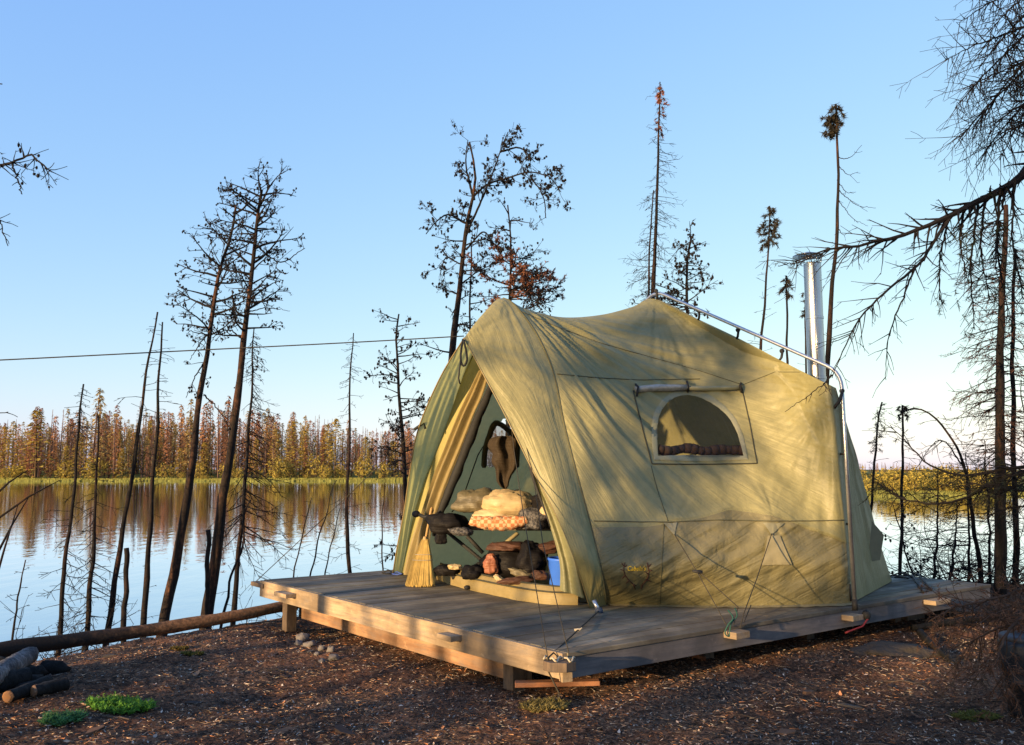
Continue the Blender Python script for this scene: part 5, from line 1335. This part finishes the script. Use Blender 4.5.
for i, (a, b, lab) in enumerate((((48, 682), (8, 697), 'split firewood piece with orange cut end at the left edge'), ((66, 684), (34, 691), 'split firewood piece with orange end behind the edge one'), ((-40, 690), (28, 678), 'blackened log lying under the grey log'))):
    r_ = (.05, .045) if i < 2 else (.09, .08)
    rt = thing('firewood', P(*a, .0), lab, 'firewood', 'firewood at the left edge')
    mb = MB(); pa_, pb_ = P(*a, .05), P(*b, .05); mb.tube([lerp(pa_, pb_, k/6) for k in range(7)], [lerp(*r_, k/6) for k in range(7)], 10, None, False, .2, i); mb.build('bark', M_CHAR, rt)
    mb = MB(); d_ = (pb_ - pa_).normalized(); mb.tube([pb_ - d_ * .02, pb_ + d_ * .002, pb_ + d_ * .012], [r_[1] * .93, r_[1] * .93, r_[1] * .7], 10, None, True, .2, i); mb.build('cut_end', M_CUT if i < 2 else M_CHAR, rt, False)
# black humus heap
mb = MB(); rh = random.Random(8)
for k in range(14): 
    p = P(rh.uniform(-20, 62), rh.uniform(668, 690), .0); mb.blob(p + Z_ * .02, rh.uniform(.06, .16), rh.uniform(.06, .12), rh.uniform(.03, .07), None, 10, 6, .5, k)
o = mb.build('burnt_debris', M_CHAR, None); recenter(o); tag(o, 'black burnt debris heap around the left edge logs', 'debris', None, 'stuff')
# rocks / cobbles under the left end
M_ROCK = mat_simple('pale_rock', (.17, .15, .135), (.08, .072, .068), .85, 7, .6, dist=.02)
rk = random.Random(12)
for i, (px, py, s) in enumerate(((303, 634, .07), (310, 641, .06), (322, 648, .045), (331, 650, .04), (334, 657, .045), (322, 658, .03), (317, 652, .03), (299, 640, .05))):
    p = P(px, py, -.05); p.z = ground(p.x, p.y) + s * .2
    mb = MB(); mb.blob(p, s * rk.uniform(.8, 1.3), s, s * rk.uniform(.6, .9), None, 14, 9, .55, i * 1.7)
    o = mb.build('cobble', M_ROCK); recenter(o); tag(o, 'pale cobble in the small heap under the left end of the platform', 'rock', 'cobbles under the platform')
mb = MB(); p = P(893, 652, 0); p.z = ground(p.x, p.y) - .02
mb.blob(p, .40, .22, .10, None, 36, 20, .35, 4.4); o = mb.build('boulder', mat_simple('dark_boulder', (.05, .042, .035), (.028, .024, .022), .9, 5, .8, dist=.03)); recenter(o); tag(o, 'low flat dark boulder beside the right part of the platform', 'rock')
log('dead_log', 'dark dead log lying beyond the right end of the platform', [P(912, 628, .03), P(950, 622, .06), P(1000, 616, .08), P(1060, 612, .1)], (.03, .045), M_CHAR, seed=4)
log('dead_log', 'root-like stick curling away from the dark boulder', [P(920, 632, .06), P(932, 645, .03), P(944, 655, .02), P(955, 664, .01)], (.035, .015), M_CHAR, seed=5)
for i, (a, b, lab) in enumerate((((515, 688), (600, 686), 'reddish plank offcut on the ground under the near platform corner'), ((682, 655), (706, 661), 'small orange offcut in the shade under the right side of the platform'))):
    pa_, pb_ = P(*a, .03), P(*b, .03); d_ = pb_ - pa_; mb = MB(); mb.box(pa_, d_, V((0, .09, 0)), Z_ * .035)
    o = mb.build('plank_offcut', M_REDW, None, False, .004); recenter(o); tag(o, lab, 'plank')
# green plants
def fern(px, py, w, label, seed, col, n=130, hh=.06):
    r = random.Random(seed); mb = MB(); c = P(px, py, 0)
    for i in range(n):
        a = r.uniform(0, 6.28); q = r.random() ** .5
        p = c + V((math.cos(a) * q * w, math.sin(a) * q * w * .8, 0)); p.z = ground(p.x, p.y) + .003
        for k in range(6):
            d = V((r.uniform(-1, 1), r.uniform(-1, 1), r.uniform(.6, 1.8))).normalized(); L = hh * r.uniform(.5, 1.2); s_ = d.cross(V((r.random(), r.random(), 0))).normalized() * .003
            mid = p + d * L * .6 ; tip = p + d * L + V((d.x, d.y, -.2)) * .02
            cc_ = jit(col, r, .35)
            mb.quad(p - s_ * .4, p + s_ * .4, mid + s_, mid - s_, cc_); mb.tri(mid - s_, mid + s_, tip, cc_)
            for m in range(4):
                t_ = r.uniform(.3, 1); b = lerp(p, tip, t_); e = b + V((r.uniform(-1, 1), r.uniform(-1, 1), r.uniform(-.2, .6))).normalized() * .02
                s2 = V((r.uniform(-1,1), r.uniform(-1,1), 0)).normalized() * .005; mb.tri(b - s2, b + s2, e, cc_)
    o = mb.build('moss_plant', M_LEAF, None, False); recenter(o); tag(o, label, 'plant'); return o
M_LEAF = mat_col('green_leaves', .7, .3)
fern(122, 706, .21, 'brighter and larger patch of feathery green plants on the bare soil', 5, (.10, .24, .03), 190)
fern(63, 723, .13, 'smaller bluish green patch of feathery plants near the left bottom', 6, (.06, .17, .06), 90)
fern(192, 650, .10, 'faint yellow green moss tuft near the fallen trunk', 7, (.10, .10, .02), 50, .03)
fern(975, 716, .14, 'faint yellow green moss tuft at the bottom right', 8, (.12, .13, .03), 60, .03)
fern(545, 707, .16, 'dry yellowish moss tuft below the near platform corner', 9, (.17, .14, .05), 110, .05)
fern(180, 640, .08, 'second tiny moss tuft close to the fallen trunk', 10, (.12, .09, .02), 40, .03)
# dark barrel at the right edge
bc = P(1030, 715, .0)
bk = thing('plastic_barrel', bc, 'dark grey plastic barrel cut off by the right edge', 'barrel')
mb = MB(); mb.lathe(bc, [(0, .0), (.115, .0), (.13, .02), (.14, .20), (.15, .21), (.15, .235), (.14, .245), (.165, .30), (.17, .46), (.155, .50), (.15, .5)], 32); mb.build('body', mat_simple('dark_plastic', (.025, .028, .035), (.018, .02, .025), .35, 9), bk)
mb = MB(); mb.lathe(bc + Z_ * .5, [(.0, .03), (.145, .03), (.158, .02), (.158, -.012), (.15, -.012)], 32); mb.build('lid', mat_simple('grey_plastic', (.06, .065, .075), (.05, .05, .06), .4, 9), bk)
# dry conifer bough heap at the right
rz_ = random.Random(77)
def dead_bough(pix, label, seed, col=(.17, .085, .05)):
    r = random.Random(seed); mb = MB()
    st = dict(lvl=2, dens=(9, 8, 4), kink=.2, grav=-.04, rmin=.0018, clump='needle', ccol=col, cprob=.6, nsize=.045, nn=7, nw=.0025)
    st['wood'] = (.075, .045, .03); st['cprob'] = .6; st['nsize'] = .055; st['nn'] = 5; st['nw'] = .003; st['dens'] = (12, 9, 4)
    bough_px(mb, pix, .016, .003, r, st, 34, (.10, .36), (.08, .05, .035)); o = mb.build('dry_bough', M_TWIG, None, False); recenter(o); tag(o, label, 'branch', 'dry conifer boughs at the right edge')
dead_bough([(1050, 560, 6.6), (1020, 590, 6.5), (985, 600, 6.5), (950, 610, 6.6), (928, 622, 6.7)], 'dry brown conifer bough spreading over the right end of the platform', 1)
dead_bough([(1060, 590, 6.2), (1030, 610, 6.1), (1005, 640, 6.0), (990, 675, 6.0)], 'dry brown conifer bough drooping in front of the dark barrel', 2)
dead_bough([(1060, 610, 5.9), (1020, 620, 5.9), (1000, 650, 5.8), (1004, 690, 5.8)], 'nearest dry bough touching the ground by the dark barrel', 3)
dead_bough([(1060, 640, 6.3), (1015, 625, 6.3), (975, 640, 6.4), (955, 668, 6.4)], 'low dry bough between the boulder and the barrel', 4, (.08, .06, .04))

dead_bough([(1060, 600, 6.8), (1030, 600, 6.8), (990, 612, 6.9), (945, 612, 7.0)], 'dry bough lying across the far end of the platform rim', 5)
dead_bough([(1050, 625, 6.0), (1025, 650, 5.9), (1010, 672, 5.9)], 'short dry bough hanging just above the barrel lid', 6)
dead_bough([(1070, 580, 6.4), (1035, 600, 6.3), (1000, 612, 6.3), (968, 630, 6.3)], 'dry brown bough between the platform end and the boulder', 7)
# ------------------------------------------------------------ litter
def litter():
    r = random.Random(55); mb = MB()
    cols = [(.14, .08, .05), (.24, .14, .08), (.05, .035, .028), (.34, .24, .17), (.02, .018, .018), (.28, .25, .22), (.32, .14, .06), (.10, .09, .08), (.012, .01, .01), (.03, .02, .016)]
    n = 0
    while n < 85000:
        y = 3.6 + (r.random() ** 1.6) * 8.5; x = r.uniform(-.64, .64) * y
        d = y - crest(x)
        if d > .4: continue
        w_ = P(0, 0, 0)
        z = ground(x, y); n += 1
        a = r.uniform(0, 6.28); c = jit(r.choice(cols), r, .4); e = r.uniform(-.15, .8)
        if r.random() < .6:
            L = r.uniform(.012, .052) * (1.6 if r.random() < .08 else 1); w = r.uniform(.001, .0028)
            dv = V((math.cos(a), math.sin(a), e * .5)).normalized() * L; s = V((-math.sin(a), math.cos(a), .3)) * w; p = V((x, y, z + .003)); kk = V((0, 0, w))
            mb.tri(p - s, p + s, p + dv, c); mb.tri(p - kk, p + kk, p + dv, c)
        else:
            s0 = r.uniform(.004, .012) * (2.0 if r.random() < .06 else 1); p = V((x, y, z + .004)); u_ = V((math.cos(a), math.sin(a), e)) * s0; v_ = V((-math.sin(a), math.cos(a), r.uniform(-.5, .5))) * s0 * .6
            mb.quad(p - u_, p - v_, p + u_ * 1.1, p + v_, c)
    o = mb.build('forest_litter', M_LITT, None, False); tag(o, 'brown needles, twigs and bark chips covering the ground', 'ground litter', None, 'stuff')
M_LITT = mat_col('litter', .95, 0, 1.45)
litter()
rs = random.Random(31); ns = 0
while ns < 26:
    y = rs.uniform(4.3, 9); x = rs.uniform(-.6, .6) * y
    if y > crest(x) - .3 or (-1.2 < x < 5 and y > 5.6 + max(0, x - .5) * .7): continue
    ns += 1; p = V((x, y, ground(x, y))); L = rs.uniform(.04, .13); a = rs.uniform(0, 3.1); d = V((math.cos(a), math.sin(a), rs.uniform(-.1, .15))) * L; e = V((-math.sin(a), math.cos(a), rs.uniform(-.1, .1))) * L * rs.uniform(.25, .5)
    mb = MB(); c_ = rs.choice([(.16, .09, .055), (.05, .035, .03), (.10, .085, .075)]); n0 = len(mb.v); k_ = [rs.uniform(.5, 1.1) for _ in range(7)]
    for zz in (-.01, .012):
        for i in range(7): mb.v.append(p + d * math.cos(i * .9) * k_[i] + e * math.sin(i * .9) * k_[i] + V((0, 0, zz)))
    mb.face(range(n0 + 6, n0 - 1, -1), c_); mb.face(range(n0 + 7, n0 + 14), c_)
    for i in range(7): mb.face((n0 + i, n0 + (i + 1) % 7, n0 + 7 + (i + 1) % 7, n0 + 7 + i), c_)
    o = mb.build('bark_chip', M_TWIG, None, False); recenter(o); tag(o, 'flat chip of bark lying on the brown forest floor', 'bark', 'bark chips on the forest floor')
# fallen twigs one can pick out
rt = random.Random(91)
for i in range(70):
    y = rt.uniform(4.2, 9.5); x = rt.uniform(-.6, .6) * y
    if y > crest(x) - .2: continue
    if -1 < x < 1 and y > 5.8: continue
    L = rt.uniform(.08, .3); a = rt.uniform(0, 3.14); p = V((x, y, ground(x, y) + .012)); d = V((math.cos(a), math.sin(a), 0))
    pts = [p + d * L * k/4 + V((0, 0, .01 * rt.random())) + V((rt.uniform(-1, 1), rt.uniform(-1, 1), 0)) * .012 for k in range(5)]
    for q in pts: q.z = ground(q.x, q.y) + rt.uniform(.004, .02)
    mb = MB(); c = rt.choice([(.10, .075, .06), (.03, .025, .022), (.06, .045, .035)]); mb.tube(pts, [.005, .0045, .004, .003, .002], 5, c)
    o = mb.build('fallen_twig', M_TWIG, None); recenter(o); tag(o, 'thin dead twig lying on the brown forest floor', 'twig', 'dead twigs on the forest floor')

# ------------------------------------------------------------ light, sky, camera
w = bpy.data.worlds.new('World'); SC.world = w; w.use_nodes = True
nt = w.node_tree; nt.nodes.clear()
sky = nt.nodes.new('ShaderNodeTexSky'); sky.sky_type = 'NISHITA'; sky.sun_disc = False
sky.sun_elevation = EL; sky.sun_rotation = math.atan2(SUNAZ.x, SUNAZ.y)
sky.altitude = 0; sky.air_density = 1.0; sky.dust_density = .6; sky.ozone_density = 2.0
bg = nt.nodes.new('ShaderNodeBackground'); bg.inputs['Strength'].default_value = .15
ow = nt.nodes.new('ShaderNodeOutputWorld')
sp3 = nt.nodes.new('ShaderNodeSeparateColor'); cb3 = nt.nodes.new('ShaderNodeCombineColor'); nt.links.new(sky.outputs[0], sp3.inputs[0])
for ch_, (g_, a_) in enumerate(((.735, 1.06), (.56, 1.33), (.12, 2.52))):
    pw = nt.nodes.new('ShaderNodeMath'); pw.operation = 'POWER'; pw.inputs[1].default_value = g_; nt.links.new(sp3.outputs[ch_], pw.inputs[0])
    ml = nt.nodes.new('ShaderNodeMath'); ml.operation = 'MULTIPLY'; ml.inputs[1].default_value = a_; nt.links.new(pw.outputs[0], ml.inputs[0]); nt.links.new(ml.outputs[0], cb3.inputs[ch_])
nt.links.new(cb3.outputs[0], bg.inputs[0]); nt.links.new(bg.outputs[0], ow.inputs[0])
sl_ = bpy.data.lights.new('sun', 'SUN'); sl_.energy = 4.8; sl_.angle = R(.8); sl_.color = (1.0, .68, .34)
so_ = bpy.data.objects.new('sun', sl_); C.objects.link(so_)
dirv = -(SUNAZ * math.cos(EL) + Z_ * math.sin(EL))
so_.rotation_euler = dirv.to_track_quat('-Z', 'Y').to_euler()
cam = bpy.data.cameras.new('camera'); co = bpy.data.objects.new('camera', cam); C.objects.link(co)
cam.sensor_width = 36; cam.lens = F / 1024 * 36; cam.clip_start = .05; cam.clip_end = 5000
co.location = (0, 0, EYE); co.rotation_euler = (R(90) + PITCH, 0, 0)
SC.camera = co
SC.view_settings.view_transform = 'Standard'; SC.view_settings.look = 'None'; SC.view_settings.gamma = 1
SC.view_settings.exposure = 1.25
